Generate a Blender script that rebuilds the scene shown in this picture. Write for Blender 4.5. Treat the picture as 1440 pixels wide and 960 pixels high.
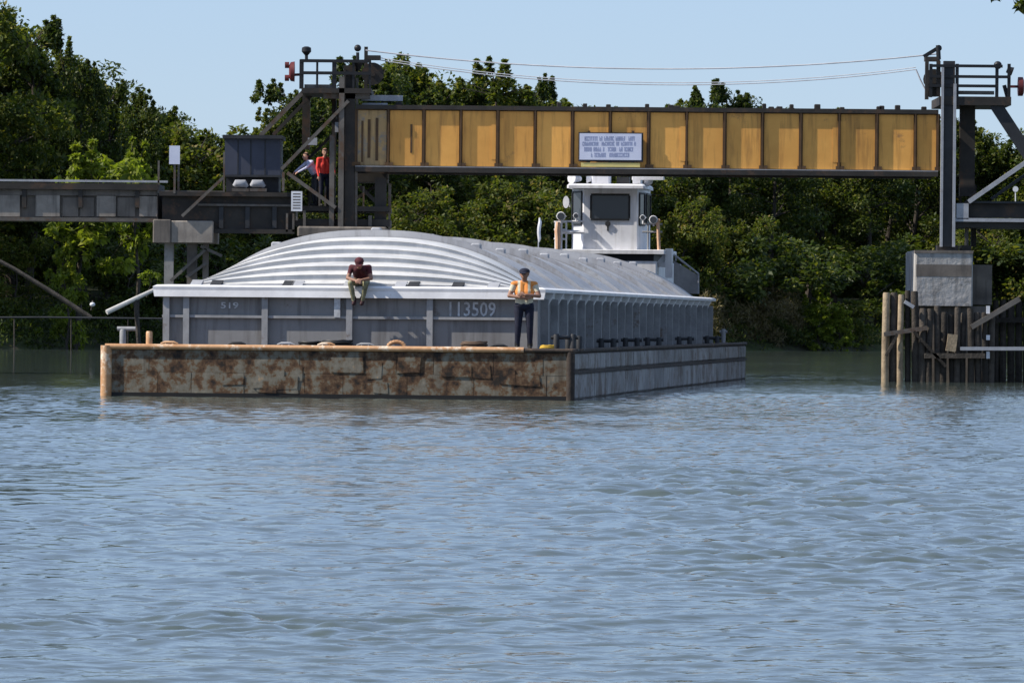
import bpy, bmesh, math, random
import numpy as np
from mathutils import Vector, Matrix

for o in list(bpy.data.objects):
    bpy.data.objects.remove(o)
SC = bpy.context.scene
COL = SC.collection
R = math.radians
rng = random.Random(7)
NR = np.random.default_rng(11)

# ------------------------------------------------------------------ camera
F = 9200.0                      # focal length in pixels of the 1440 wide photograph
EYE = 1.82                      # eye height over the water
HZ = 449.0                      # row of the horizon in the middle of the frame
ROLL = 0.0087
cam_d = bpy.data.cameras.new('camera')
cam = bpy.data.objects.new('camera', cam_d)
COL.objects.link(cam)
cam_d.sensor_width = 36
cam_d.lens = 36 * F / 1440
cam_d.clip_start = 0.5
cam_d.clip_end = 12000
cam.matrix_world = Matrix.Translation((0, 0, EYE)) @ Matrix.Rotation(math.pi / 2 - math.atan((480 - HZ) / F), 4, 'X') @ Matrix.Rotation(ROLL, 4, 'Z')
SC.camera = cam

# ------------------------------------------------------------------ light
SUN_EL, SUN_AZ = 43.0, -101.0     # azimuth from straight ahead, negative to the left
w = bpy.data.worlds.new('World')
SC.world = w
w.use_nodes = True
wn = w.node_tree.nodes
sky = wn.new('ShaderNodeTexSky')
sky.sky_type = 'NISHITA'
sky.sun_disc = False
sky.sun_elevation = R(SUN_EL)
sky.sun_rotation = R(SUN_AZ)
sky.air_density = 1.0
sky.dust_density = 0.0
sky.ozone_density = 3.0
wb_ = wn.new('ShaderNodeMix')                    # the cool white balance of the photograph
wb_.data_type = 'RGBA'
wb_.blend_type = 'MULTIPLY'
wb_.inputs[0].default_value = 1.0
wb_.inputs[7].default_value = (0.70, 0.82, 1.16, 1)
w.node_tree.links.new(sky.outputs[0], wb_.inputs[6])
veil = wn.new('ShaderNodeMix')                   # thin even haze added to the sky to raise the ambient light
veil.data_type = 'RGBA'
veil.inputs[0].default_value = 0.6
veil.inputs[7].default_value = (2.95, 3.8, 4.85, 1)
w.node_tree.links.new(wb_.outputs[2], veil.inputs[6])
w.node_tree.links.new(veil.outputs[2], wn['Background'].inputs[0])
wn['Background'].inputs[1].default_value = 0.095
sl = bpy.data.lights.new('sun', 'SUN')
sl.energy = 4.2
sl.angle = R(0.5)
sl.color = (1.0, 0.93, 0.82)
so = bpy.data.objects.new('sun', sl)
COL.objects.link(so)
sd = Vector((math.sin(R(SUN_AZ)) * math.cos(R(SUN_EL)), math.cos(R(SUN_AZ)) * math.cos(R(SUN_EL)), math.sin(R(SUN_EL))))
so.rotation_euler = sd.to_track_quat('Z', 'Y').to_euler()
so.location = sd * 80
SC.view_settings.view_transform = 'Standard'
SC.view_settings.look = 'None'
SC.view_settings.exposure = 0.63
SC.view_settings.gamma = 1.0

# ------------------------------------------------------------------ helpers
def P(px, py, Y):
    """point at distance Y that the photograph shows at pixel px, py"""
    dx, dy = px - 720, py - 480
    ux = dx * math.cos(ROLL) + dy * math.sin(ROLL)
    uy = -dx * math.sin(ROLL) + dy * math.cos(ROLL)
    return Vector((ux / F * Y, Y, EYE + (HZ - 480 - uy) / F * Y))

def tag(o, label=None, cat=None, group=None, kind=None):
    if label: o['label'] = label
    if cat: o['category'] = cat
    if group: o['group'] = group
    if kind: o['kind'] = kind
    return o

def thing(name, label, cat, loc=(0, 0, 0), rz=0, group=None):
    o = bpy.data.objects.new(name, None)
    o.empty_display_size = 0.3
    COL.objects.link(o)
    o.location = loc
    o.rotation_euler = (0, 0, rz)
    return tag(o, label, cat, group)

def root_of(o):
    while o.parent: o = o.parent
    return o

class MB:
    """collects shapes and links them as one mesh object"""
    def __init__(self):
        self.v, self.f, self.m = [], [], []
        self.smooth = False
    def add(self, vs, fs, mi=0):
        n = len(self.v)
        self.v += [Vector(p) for p in vs]
        self.f += [tuple(i + n for i in f) for f in fs]
        self.m += [mi] * len(fs)
        return self
    def box(self, a, b, mi=0):
        (x0, y0, z0), (x1, y1, z1) = a, b
        return self.add([(x0, y0, z0), (x1, y0, z0), (x1, y1, z0), (x0, y1, z0), (x0, y0, z1), (x1, y0, z1), (x1, y1, z1), (x0, y1, z1)],
                        [(0, 3, 2, 1), (4, 5, 6, 7), (0, 1, 5, 4), (1, 2, 6, 5), (2, 3, 7, 6), (3, 0, 4, 7)], mi)
    def cbox(self, a, b, c=0.02, mi=0):
        """box with its four upright and its top edges cut"""
        (x0, y0, z0), (x1, y1, z1) = a, b
        def ring(e, z):
            return [(x0 + e, y0 + e + c, z), (x0 + e + c, y0 + e, z), (x1 - e - c, y0 + e, z), (x1 - e, y0 + e + c, z),
                    (x1 - e, y1 - e - c, z), (x1 - e - c, y1 - e, z), (x0 + e + c, y1 - e, z), (x0 + e, y1 - e - c, z)]
        vs = ring(0, z0) + ring(0, z1 - c) + ring(c, z1)
        fs = [tuple(range(7, -1, -1)), tuple(range(16, 24))]
        for r in (0, 8):
            for i in range(8):
                j = (i + 1) % 8
                fs.append((r + i, r + j, r + 8 + j, r + 8 + i))
        return self.add(vs, fs, mi)
    def bar(self, p, q, w_, h_, mi=0, up=None):
        p, q = Vector(p), Vector(q)
        d = (q - p).normalized()
        u = Vector(up) if up else (Vector((0, 1, 0)) if abs(d.y) < 0.9 else Vector((0, 0, 1)))
        s = d.cross(u).normalized()
        u = s.cross(d).normalized()
        vs = []
        for c in (p, q):
            for a, b in ((-1, -1), (1, -1), (1, 1), (-1, 1)):
                vs.append(c + s * (a * w_ / 2) + u * (b * h_ / 2))
        return self.add(vs, [(0, 3, 2, 1), (4, 5, 6, 7), (0, 1, 5, 4), (1, 2, 6, 5), (2, 3, 7, 6), (3, 0, 4, 7)], mi)
    def tube(self, pts, rads, n=8, mi=0, caps=True):
        pts = [Vector(p) for p in pts]
        if not hasattr(rads, '__len__'): rads = [rads] * len(pts)
        vs, fs = [], []
        ref = None
        for i, p in enumerate(pts):
            d = (pts[min(i + 1, len(pts) - 1)] - pts[max(i - 1, 0)]).normalized()
            if ref is None:
                ref = Vector((0, 0, 1)) if abs(d.z) < 0.9 else Vector((1, 0, 0))
            a = d.cross(ref).normalized()
            b = d.cross(a).normalized()
            ref = -a.cross(d) if False else a.cross(d)
            for k in range(n):
                t = 2 * math.pi * k / n
                vs.append(p + (a * math.cos(t) + b * math.sin(t)) * rads[i])
        for i in range(len(pts) - 1):
            for k in range(n):
                l = (k + 1) % n
                fs.append((i * n + k, i * n + l, (i + 1) * n + l, (i + 1) * n + k))
        if caps:
            fs.append(tuple(range(n - 1, -1, -1)))
            fs.append(tuple(range((len(pts) - 1) * n, len(pts) * n)))
        return self.add(vs, fs, mi)
    def ball(self, c, r, n=10, m=6, sc=(1, 1, 1), mi=0):
        c = Vector(c)
        vs, fs = [], []
        for i in range(m + 1):
            a = math.pi * i / m
            for k in range(n):
                b = 2 * math.pi * k / n
                vs.append(c + Vector((math.sin(a) * math.cos(b) * sc[0], math.sin(a) * math.sin(b) * sc[1], math.cos(a) * sc[2])) * r)
        for i in range(m):
            for k in range(n):
                l = (k + 1) % n
                fs.append((i * n + k, (i + 1) * n + k, (i + 1) * n + l, i * n + l))
        return self.add(vs, fs, mi)
    def build(self, name, mats, parent=None, world=False, smooth=False, label=None):
        me = bpy.data.meshes.new(name)
        vs = self.v
        if world and parent is not None:
            r = root_of(parent)
            mw = (Matrix.Translation(r.location) @ r.rotation_euler.to_matrix().to_4x4()).inverted()
            vs = [mw @ p for p in vs]
        me.from_pydata([tuple(p) for p in vs], [], self.f)
        if not isinstance(mats, (list, tuple)): mats = [mats]
        for m in mats: me.materials.append(m)
        if len(mats) > 1: me.polygons.foreach_set('material_index', self.m)
        if smooth or self.smooth:
            me.polygons.foreach_set('use_smooth', [True] * len(me.polygons))
            me.set_sharp_from_angle(angle=R(40))
        me.update()
        o = bpy.data.objects.new(name, me)
        COL.objects.link(o)
        if parent is not None: o.parent = parent
        if label: o['label'] = label
        return o

def copy_tree(o, parent=None, label=None):
    c = o.copy()
    COL.objects.link(c)
    c.parent = parent
    if label: c['label'] = label
    for ch in list(o.children):
        copy_tree(ch, c)
    return c

def piece(src, loc, parent, rot=None, scale=None):
    """another object of the same mesh"""
    o = bpy.data.objects.new(src.name.split('.')[0], src.data)
    COL.objects.link(o)
    o.parent = parent
    o.location = loc
    if rot: o.rotation_euler = rot
    if scale: o.scale = scale
    return o

def srgb(r, g, b):
    def f(c):
        c /= 255.0
        return c / 12.92 if c <= 0.04045 else ((c + 0.055) / 1.055) ** 2.4
    return (f(r), f(g), f(b), 1)

class NT:
    def __init__(self, m):
        m.use_nodes = True
        self.t = m.node_tree
        self.n = self.t.nodes
        self.bsdf = self.n.get('Principled BSDF')
        self.out = self.n.get('Material Output')
    def new(self, t, **kw):
        x = self.n.new(t)
        for k, v in kw.items(): setattr(x, k, v)
        return x
    def link(self, a, b): self.t.links.new(a, b)
    def noise(self, scale, detail=4, rough=0.55, vec=None, stretch=None):
        x = self.new('ShaderNodeTexNoise')
        x.inputs['Scale'].default_value = scale
        x.inputs['Detail'].default_value = detail
        x.inputs['Roughness'].default_value = rough
        if vec is None:
            g = self.new('ShaderNodeNewGeometry')
            vec = g.outputs['Position']
        if stretch:
            mp = self.new('ShaderNodeMapping')
            mp.inputs['Scale'].default_value = stretch
            self.link(vec, mp.inputs['Vector'])
            vec = mp.outputs['Vector']
        self.link(vec, x.inputs['Vector'])
        return x
    def ramp(self, fac, stops):
        x = self.new('ShaderNodeValToRGB')
        e = x.color_ramp.elements
        e[0].position, e[0].color = stops[0][0], stops[0][1]
        e[1].position, e[1].color = stops[1][0], stops[1][1]
        for p, c in stops[2:]:
            q = e.new(p)
            q.color = c
        self.link(fac, x.inputs['Fac'])
        return x
    def mix(self, fac, a, b, mode='MIX'):
        x = self.new('ShaderNodeMix', data_type='RGBA', blend_type=mode)
        for s, v in ((x.inputs[0], fac), (x.inputs[6], a), (x.inputs[7], b)):
            if hasattr(v, 'is_linked'): self.link(v, s)
            elif isinstance(v, (int, float)): s.default_value = v
            else: s.default_value = v
        return x.outputs[2]
    def math(self, op, a, b=0.0):
        x = self.new('ShaderNodeMath', operation=op)
        for s, v in ((x.inputs[0], a), (x.inputs[1], b)):
            if hasattr(v, 'is_linked'): self.link(v, s)
            else: s.default_value = v
        return x.outputs[0]
    def bump(self, height, strength=0.3, dist=0.02):
        x = self.new('ShaderNodeBump')
        x.inputs['Strength'].default_value = strength
        x.inputs['Distance'].default_value = dist
        self.link(height, x.inputs['Height'])
        self.link(x.outputs['Normal'], self.bsdf.inputs['Normal'])
        return x

MATS = {}
def pmat(name, base, alt=None, scale=2.0, rough=0.7, metal=0.0, rust=None, rust_at=0.62, rust_scale=1.3, streak=None, streak_amt=0.5, bump=0.25, bdist=0.01, spec=0.35, vary=0.0):
    """weathered surface: two tones of noise, rust or stain patches with a shape of their own, rain streaks"""
    m = bpy.data.materials.new(name)
    t = NT(m)
    alt = alt or tuple(c * 0.7 for c in base[:3]) + (1,)
    n1 = t.noise(scale, 6, 0.65)
    col = t.ramp(n1.outputs['Fac'], [(0.32, alt), (0.68, base)]).outputs['Color']
    if streak:
        n2 = t.noise(5.0, 4, 0.6, stretch=(1, 1, 0.09))
        f = t.ramp(n2.outputs['Fac'], [(0.5, (0, 0, 0, 1)), (0.72, (streak_amt,) * 3 + (1,))]).outputs['Color']
        col = t.mix(f, col, streak)
    if rust:
        n3 = t.noise(rust_scale, 8, 0.7)
        n4 = t.noise(rust_scale * 6, 4, 0.7)
        s = t.math('ADD', t.math('MULTIPLY', n3.outputs['Fac'], 0.75), t.math('MULTIPLY', n4.outputs['Fac'], 0.25))
        f = t.ramp(s, [(rust_at - 0.05, (0, 0, 0, 1)), (rust_at + 0.04, (1, 1, 1, 1))]).outputs['Color']
        col = t.mix(f, col, rust)
    if vary:
        oi = t.new('ShaderNodeObjectInfo')
        v = t.math('ADD', t.math('MULTIPLY', oi.outputs['Random'], vary), 1 - vary / 2)
        col = t.mix(1.0, col, v, 'MULTIPLY')
    t.link(col, t.bsdf.inputs['Base Color'])
    t.bsdf.inputs['Roughness'].default_value = rough
    t.bsdf.inputs['Metallic'].default_value = metal
    t.bsdf.inputs['Specular IOR Level'].default_value = spec
    if bump:
        n5 = t.noise(scale * 5, 5, 0.6)
        t.bump(n5.outputs['Fac'], bump, bdist)
    MATS[name] = m
    return m

rust_brown = (0.085, 0.045, 0.025, 1)
M_barge = pmat('grey_barge_paint', (0.26, 0.255, 0.255, 1), (0.19, 0.186, 0.186, 1), 0.8, 0.6, streak=(0.07, 0.06, 0.055, 1), streak_amt=0.6, rust=(0.11, 0.07, 0.05, 1), rust_at=0.63, rust_scale=0.8)
M_stiff = pmat('pale_grey_paint', (0.34, 0.34, 0.35, 1), (0.22, 0.22, 0.225, 1), 2.5, 0.6, rust=(0.14, 0.09, 0.06, 1), rust_at=0.62)
M_white = pmat('white_marine_paint', (0.78, 0.78, 0.8, 1), (0.62, 0.62, 0.66, 1), 1.2, 0.45, streak=(0.4, 0.38, 0.36, 1), streak_amt=0.5)
M_lip = pmat('chalky_white_paint', (0.84, 0.83, 0.84, 1), (0.64, 0.63, 0.65, 1), 1.5, 0.6, rust=(0.35, 0.27, 0.22, 1), rust_at=0.66, rust_scale=2)
M_cover = pmat('weathered_cover', (0.42, 0.42, 0.43, 1), (0.3, 0.3, 0.32, 1), 0.7, 0.5, streak=(0.2, 0.19, 0.19, 1), streak_amt=0.7, rust=(0.24, 0.22, 0.2, 1), rust_at=0.61, rust_scale=0.8)
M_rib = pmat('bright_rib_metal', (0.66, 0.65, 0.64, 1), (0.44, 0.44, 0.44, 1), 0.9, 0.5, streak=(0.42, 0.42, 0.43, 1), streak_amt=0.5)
M_riser = pmat('shaded_riser_metal', (0.23, 0.23, 0.23, 1), (0.13, 0.13, 0.13, 1), 1.5, 0.7, streak=(0.08, 0.08, 0.08, 1), streak_amt=0.5)  # darker than the ribs: shade under each rib is put into the colour
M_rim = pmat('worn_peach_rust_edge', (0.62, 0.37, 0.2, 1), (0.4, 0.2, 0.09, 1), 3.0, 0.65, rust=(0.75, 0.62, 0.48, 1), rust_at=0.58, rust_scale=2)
M_deck = pmat('rusty_deck', (0.12, 0.08, 0.055, 1), (0.06, 0.045, 0.035, 1), 2, 0.85)
M_hull = pmat('dark_rust_hull', (0.06, 0.043, 0.033, 1), (0.028, 0.021, 0.018, 1), 2.4, 0.8, rust=(0.16, 0.1, 0.06, 1), rust_at=0.6, rust_scale=1.6, bump=0.5, bdist=0.03)
M_side = pmat('grey_side_plate', (0.34, 0.325, 0.315, 1), (0.18, 0.17, 0.165, 1), 0.7, 0.7, streak=(0.06, 0.05, 0.045, 1), streak_amt=0.7, rust=(0.13, 0.095, 0.075, 1), rust_at=0.54, rust_scale=1.1, vary=0.35)
def plate_mat():
    m = bpy.data.materials.new('mottled_bow_steel')
    t = NT(m)
    n = t.noise(3.2, 7, 0.62)
    n2 = t.noise(9.0, 5, 0.65)
    n3 = t.noise(0.7, 2, 0.5)
    v = t.math('ADD', t.math('MULTIPLY', n.outputs['Fac'], 0.72), t.math('MULTIPLY', n2.outputs['Fac'], 0.2))
    v = t.math('ADD', v, t.math('MULTIPLY', n3.outputs['Fac'], 0.1))
    oi = t.new('ShaderNodeObjectInfo')
    v = t.math('ADD', v, t.math('MULTIPLY', t.math('SUBTRACT', oi.outputs['Random'], 0.5), 0.05))
    c = t.ramp(v, [(0.40, (0.02, 0.015, 0.012, 1)), (0.47, (0.085, 0.045, 0.024, 1)), (0.51, (0.13, 0.078, 0.042, 1)), (0.54, (0.15, 0.132, 0.1, 1)), (0.63, (0.2, 0.18, 0.145, 1)), (0.7, (0.36, 0.24, 0.13, 1))]).outputs['Color']
    n4 = t.noise(4.0, 4, 0.6, stretch=(1, 1, 0.12))
    c = t.mix(t.ramp(n4.outputs['Fac'], [(0.55, (0, 0, 0, 1)), (0.72, (0.6,) * 3 + (1,))]).outputs['Color'], c, (0.06, 0.035, 0.02, 1))
    t.link(c, t.bsdf.inputs['Base Color'])
    t.bsdf.inputs['Roughness'].default_value = 0.75
    t.bsdf.inputs['Specular IOR Level'].default_value = 0.3
    t.bump(n.outputs['Fac'], 0.35, 0.04)
    return m
M_plate = plate_mat()
M_yellow = pmat('ochre_girder_paint', (0.8, 0.405, 0.095, 1), (0.66, 0.31, 0.066, 1), 0.6, 0.6, streak=(0.2, 0.09, 0.03, 1), streak_amt=0.6, rust=(0.3, 0.15, 0.06, 1), rust_at=0.64, rust_scale=0.9, vary=0.3)
M_ochre_worn = pmat('worn_ochre_end', (0.5, 0.31, 0.12, 1), (0.3, 0.21, 0.11, 1), 1.5, 0.7, streak=(0.05, 0.04, 0.03, 1), streak_amt=0.9, rust=(0.2, 0.19, 0.17, 1), rust_at=0.55)
M_stiffdark = pmat('rusted_stiffener', (0.12, 0.066, 0.03, 1), (0.065, 0.038, 0.02, 1), 2, 0.8)
M_steel = pmat('dark_bridge_steel', (0.042, 0.036, 0.031, 1), (0.02, 0.0175, 0.0155, 1), 1.5, 0.7, rust=(0.07, 0.042, 0.027, 1), rust_at=0.57)
M_grey = pmat('grey_tower_steel', (0.15, 0.135, 0.12, 1), (0.075, 0.066, 0.058, 1), 2, 0.7, rust=(0.1, 0.06, 0.038, 1), rust_at=0.56)
M_pale = pmat('pale_galvanised_steel', (0.4, 0.41, 0.44, 1), (0.28, 0.28, 0.3, 1), 3, 0.55, rust=(0.2, 0.15, 0.12, 1), rust_at=0.66)
M_conc = pmat('weathered_concrete', (0.33, 0.315, 0.3, 1), (0.19, 0.18, 0.172, 1), 0.9, 0.9, streak=(0.07, 0.07, 0.07, 1), streak_amt=0.6, rust=(0.12, 0.12, 0.12, 1), rust_at=0.6, rust_scale=0.7, bump=0.5)
M_conc2 = pmat('stained_concrete', (0.2, 0.172, 0.148, 1), (0.1, 0.086, 0.075, 1), 1.2, 0.9, streak=(0.045, 0.045, 0.045, 1), streak_amt=0.6, bump=0.5)
M_approach = pmat('brown_grey_concrete', (0.34, 0.3, 0.26, 1), (0.2, 0.172, 0.148, 1), 1.5, 0.9, streak=(0.05, 0.043, 0.037, 1), streak_amt=0.7, bump=0.5)
M_block = pmat('pale_pier_concrete', (0.46, 0.445, 0.43, 1), (0.27, 0.26, 0.25, 1), 1.1, 0.9, streak=(0.12, 0.11, 0.1, 1), streak_amt=0.75, rust=(0.2, 0.19, 0.18, 1), rust_at=0.57, rust_scale=1.2, bump=0.8, bdist=0.04)
M_cabin = pmat('slate_blue_cabin', (0.06, 0.066, 0.095, 1), (0.045, 0.05, 0.072, 1), 1.2, 0.6)
M_wood = pmat('creosote_timber', (0.075, 0.062, 0.05, 1), (0.03, 0.025, 0.021, 1), 3, 0.9, bump=0.8, bdist=0.05, vary=0.9, streak=(0.02, 0.018, 0.015, 1), streak_amt=0.7)
M_woodpale = pmat('bleached_timber', (0.42, 0.33, 0.22, 1), (0.2, 0.15, 0.1, 1), 3, 0.9, bump=0.6, bdist=0.03)
M_bleach = pmat('bleached_bare_wood', (0.6, 0.58, 0.55, 1), (0.42, 0.4, 0.37, 1), 3, 0.9)
M_bark = pmat('bark', (0.075, 0.06, 0.048, 1), (0.035, 0.03, 0.025, 1), 4, 0.95, bump=0.6, bdist=0.03)
M_cable = pmat('cable_grey', (0.6, 0.6, 0.63, 1), None, 2, 0.6, bump=0)
M_black = pmat('black_paint', (0.015, 0.015, 0.017, 1), (0.01, 0.01, 0.011, 1), 3, 0.5, bump=0)
M_dark = pmat('dark_grey_paint', (0.036, 0.037, 0.041, 1), (0.02, 0.021, 0.024, 1), 2, 0.6, bump=0.1)
M_red = pmat('dull_red_paint', (0.13, 0.02, 0.02, 1), (0.08, 0.014, 0.014, 1), 3, 0.5, bump=0)
M_peach = pmat('peach_canvas', (0.72, 0.45, 0.3, 1), (0.6, 0.36, 0.22, 1), 3, 0.8, bump=0)
M_gold = pmat('yellow_rope', (0.6, 0.38, 0.05, 1), (0.4, 0.24, 0.03, 1), 8, 0.9, bump=0)
M_sign = pmat('sign_white', (0.66, 0.68, 0.8, 1), (0.58, 0.6, 0.74, 1), 2, 0.5, bump=0)
M_strip = pmat('faded_yellow_strip', (0.8, 0.62, 0.2, 1), (0.6, 0.5, 0.2, 1), 4, 0.6, bump=0)
M_ink = pmat('sign_blue_ink', (0.3, 0.33, 0.5, 1), None, 2, 0.6, bump=0)
M_letter = pmat('stencil_white', (0.62, 0.64, 0.67, 1), (0.3, 0.31, 0.33, 1), 5, 0.7, bump=0)
M_soil = pmat('river_bank_soil', (0.055, 0.055, 0.03, 1), (0.03, 0.028, 0.018, 1), 0.5, 0.95, rust=(0.05, 0.065, 0.02, 1), rust_at=0.5, rust_scale=0.3)
def glass_mat():
    m = bpy.data.materials.new('dark_glass')
    t = NT(m)
    t.bsdf.inputs['Base Color'].default_value = (0.04, 0.045, 0.056, 1)
    t.bsdf.inputs['Roughness'].default_value = 0.1
    t.bsdf.inputs['Specular IOR Level'].default_value = 0.4
    return m
M_boot = pmat('black_boot', (0.012, 0.011, 0.011, 1), None, 6, 0.6, bump=0)
M_glass = glass_mat()

def leaf_mat(name, dark, light, trans=0.35, rare=None):
    m = bpy.data.materials.new(name)
    t = NT(m)
    g = t.new('ShaderNodeNewGeometry')
    stops = [(0.0, dark), (0.85, light)]
    if rare: stops += [(0.93, rare)]
    c = t.ramp(g.outputs['Random Per Island'], stops).outputs['Color']
    n = t.noise(0.35, 3)
    c = t.mix(1.0, c, t.ramp(n.outputs['Fac'], [(0.3, (0.65, 0.7, 0.6, 1)), (0.7, (1.2, 1.15, 0.95, 1))]).outputs['Color'], 'MULTIPLY')
    t.link(c, t.bsdf.inputs['Base Color'])
    t.bsdf.inputs['Roughness'].default_value = 0.55
    t.bsdf.inputs['Specular IOR Level'].default_value = 0.3
    tr = t.new('ShaderNodeBsdfTranslucent')
    c2 = t.mix(1.0, c, (1.5, 1.6, 0.6, 1), 'MULTIPLY')
    t.link(c2, tr.inputs['Color'])
    ms = t.new('ShaderNodeMixShader')
    ms.inputs[0].default_value = trans
    t.link(t.bsdf.outputs[0], ms.inputs[1])
    t.link(tr.outputs[0], ms.inputs[2])
    t.link(ms.outputs[0], t.out.inputs['Surface'])
    return m
L_dark = leaf_mat('dark_leaves', (0.028, 0.05, 0.016, 1), (0.08, 0.105, 0.026, 1), 0.35, (0.15, 0.155, 0.035, 1))
L_mid = leaf_mat('mid_leaves', (0.045, 0.072, 0.017, 1), (0.13, 0.15, 0.033, 1), 0.4, (0.22, 0.2, 0.045, 1))
L_light = leaf_mat('light_leaves', (0.1, 0.14, 0.022, 1), (0.22, 0.26, 0.04, 1), 0.5, (0.32, 0.33, 0.07, 1))
L_lit = leaf_mat('lit_leaves', (0.05, 0.075, 0.018, 1), (0.14, 0.16, 0.036, 1), 0.42, (0.22, 0.17, 0.06, 1))
L_dry = leaf_mat('dry_reeds', (0.12, 0.1, 0.065, 1), (0.22, 0.18, 0.11, 1), 0.3)

# ------------------------------------------------------------------ ground and water
def bank_line(x):
    return min(430.0, max(335.0, 388 + 1.4 * x))
def near_line(x):
    return 3.0 if x < 7 else 3.0 + (x - 7) * 12
def ground_z(x, y):
    d = y - bank_line(x)
    zf = -3 + 0 * d
    if d > -6:
        zf = -1.2 + (d + 6) * 0.22 if d < 6 else 1.44 + (1 - math.exp(-(d - 6) / 40)) * 3
    e = near_line(x) - y
    if e > -8:
        zf = max(zf, min(0.12, -0.02 + e * 0.05))
    return zf + 0.12 * math.sin(x * 0.31 + y * 0.17) * math.sin(y * 0.23 - x * 0.11) * (1 if d > 0 else 0)

def grid_mesh(name, xs, ys, zf, mat):
    nx = len(xs)
    vs = [(x, y, zf(x, y)) for y in ys for x in xs]
    fs = [(j * nx + i, j * nx + i + 1, (j + 1) * nx + i + 1, (j + 1) * nx + i) for j in range(len(ys) - 1) for i in range(nx - 1)]
    me = bpy.data.meshes.new(name)
    me.from_pydata(vs, [], fs)
    me.materials.append(mat)
    me.polygons.foreach_set('use_smooth', [True] * len(fs))
    o = bpy.data.objects.new(name, me)
    COL.objects.link(o)
    return o
gx = [-9000, -3000, -1000, -400, -200] + [-120 + 4 * i for i in range(61)] + [200, 400, 1000, 3000, 9000]
gy = [-3000, -600, -100, -20] + [-6 + 2 * i for i in range(8)] + [20, 40, 60, 90, 140, 200, 260, 300] + [320 + 3 * i for i in range(50)] + [480, 520, 600, 800, 1400, 3000, 10000]
ground = tag(grid_mesh('ground', gx, gy, ground_z, M_soil), kind='structure')

def water_material():
    m = bpy.data.materials.new('river_water')
    t = NT(m)
    t.bsdf.inputs['Base Color'].default_value = (0.062, 0.08, 0.07, 1)
    t.bsdf.inputs['IOR'].default_value = 1.333
    t.bsdf.inputs['Roughness'].default_value = 0.06
    a = t.noise(5.0, 3, 0.55, stretch=(0.8, 1.0, 1))
    b = t.noise(1.2, 2, 0.5, stretch=(0.7, 1.0, 1))
    c = t.noise(0.045, 2, 0.5)
    patch = t.ramp(c.outputs['Fac'], [(0.35, (0.35,) * 3 + (1,)), (0.62, (1, 1, 1, 1))]).outputs['Color']
    h = t.math('ADD', t.math('MULTIPLY', a.outputs['Fac'], 0.012), t.math('MULTIPLY', b.outputs['Fac'], 0.035))
    h = t.math('MULTIPLY', h, patch)
    ca = t.new('ShaderNodeAttribute', attribute_name='calm')
    h = t.math('MULTIPLY', h, ca.outputs['Fac'])
    t.bump(h, 1.0, 1.0)
    return m
M_water = water_material()

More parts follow.
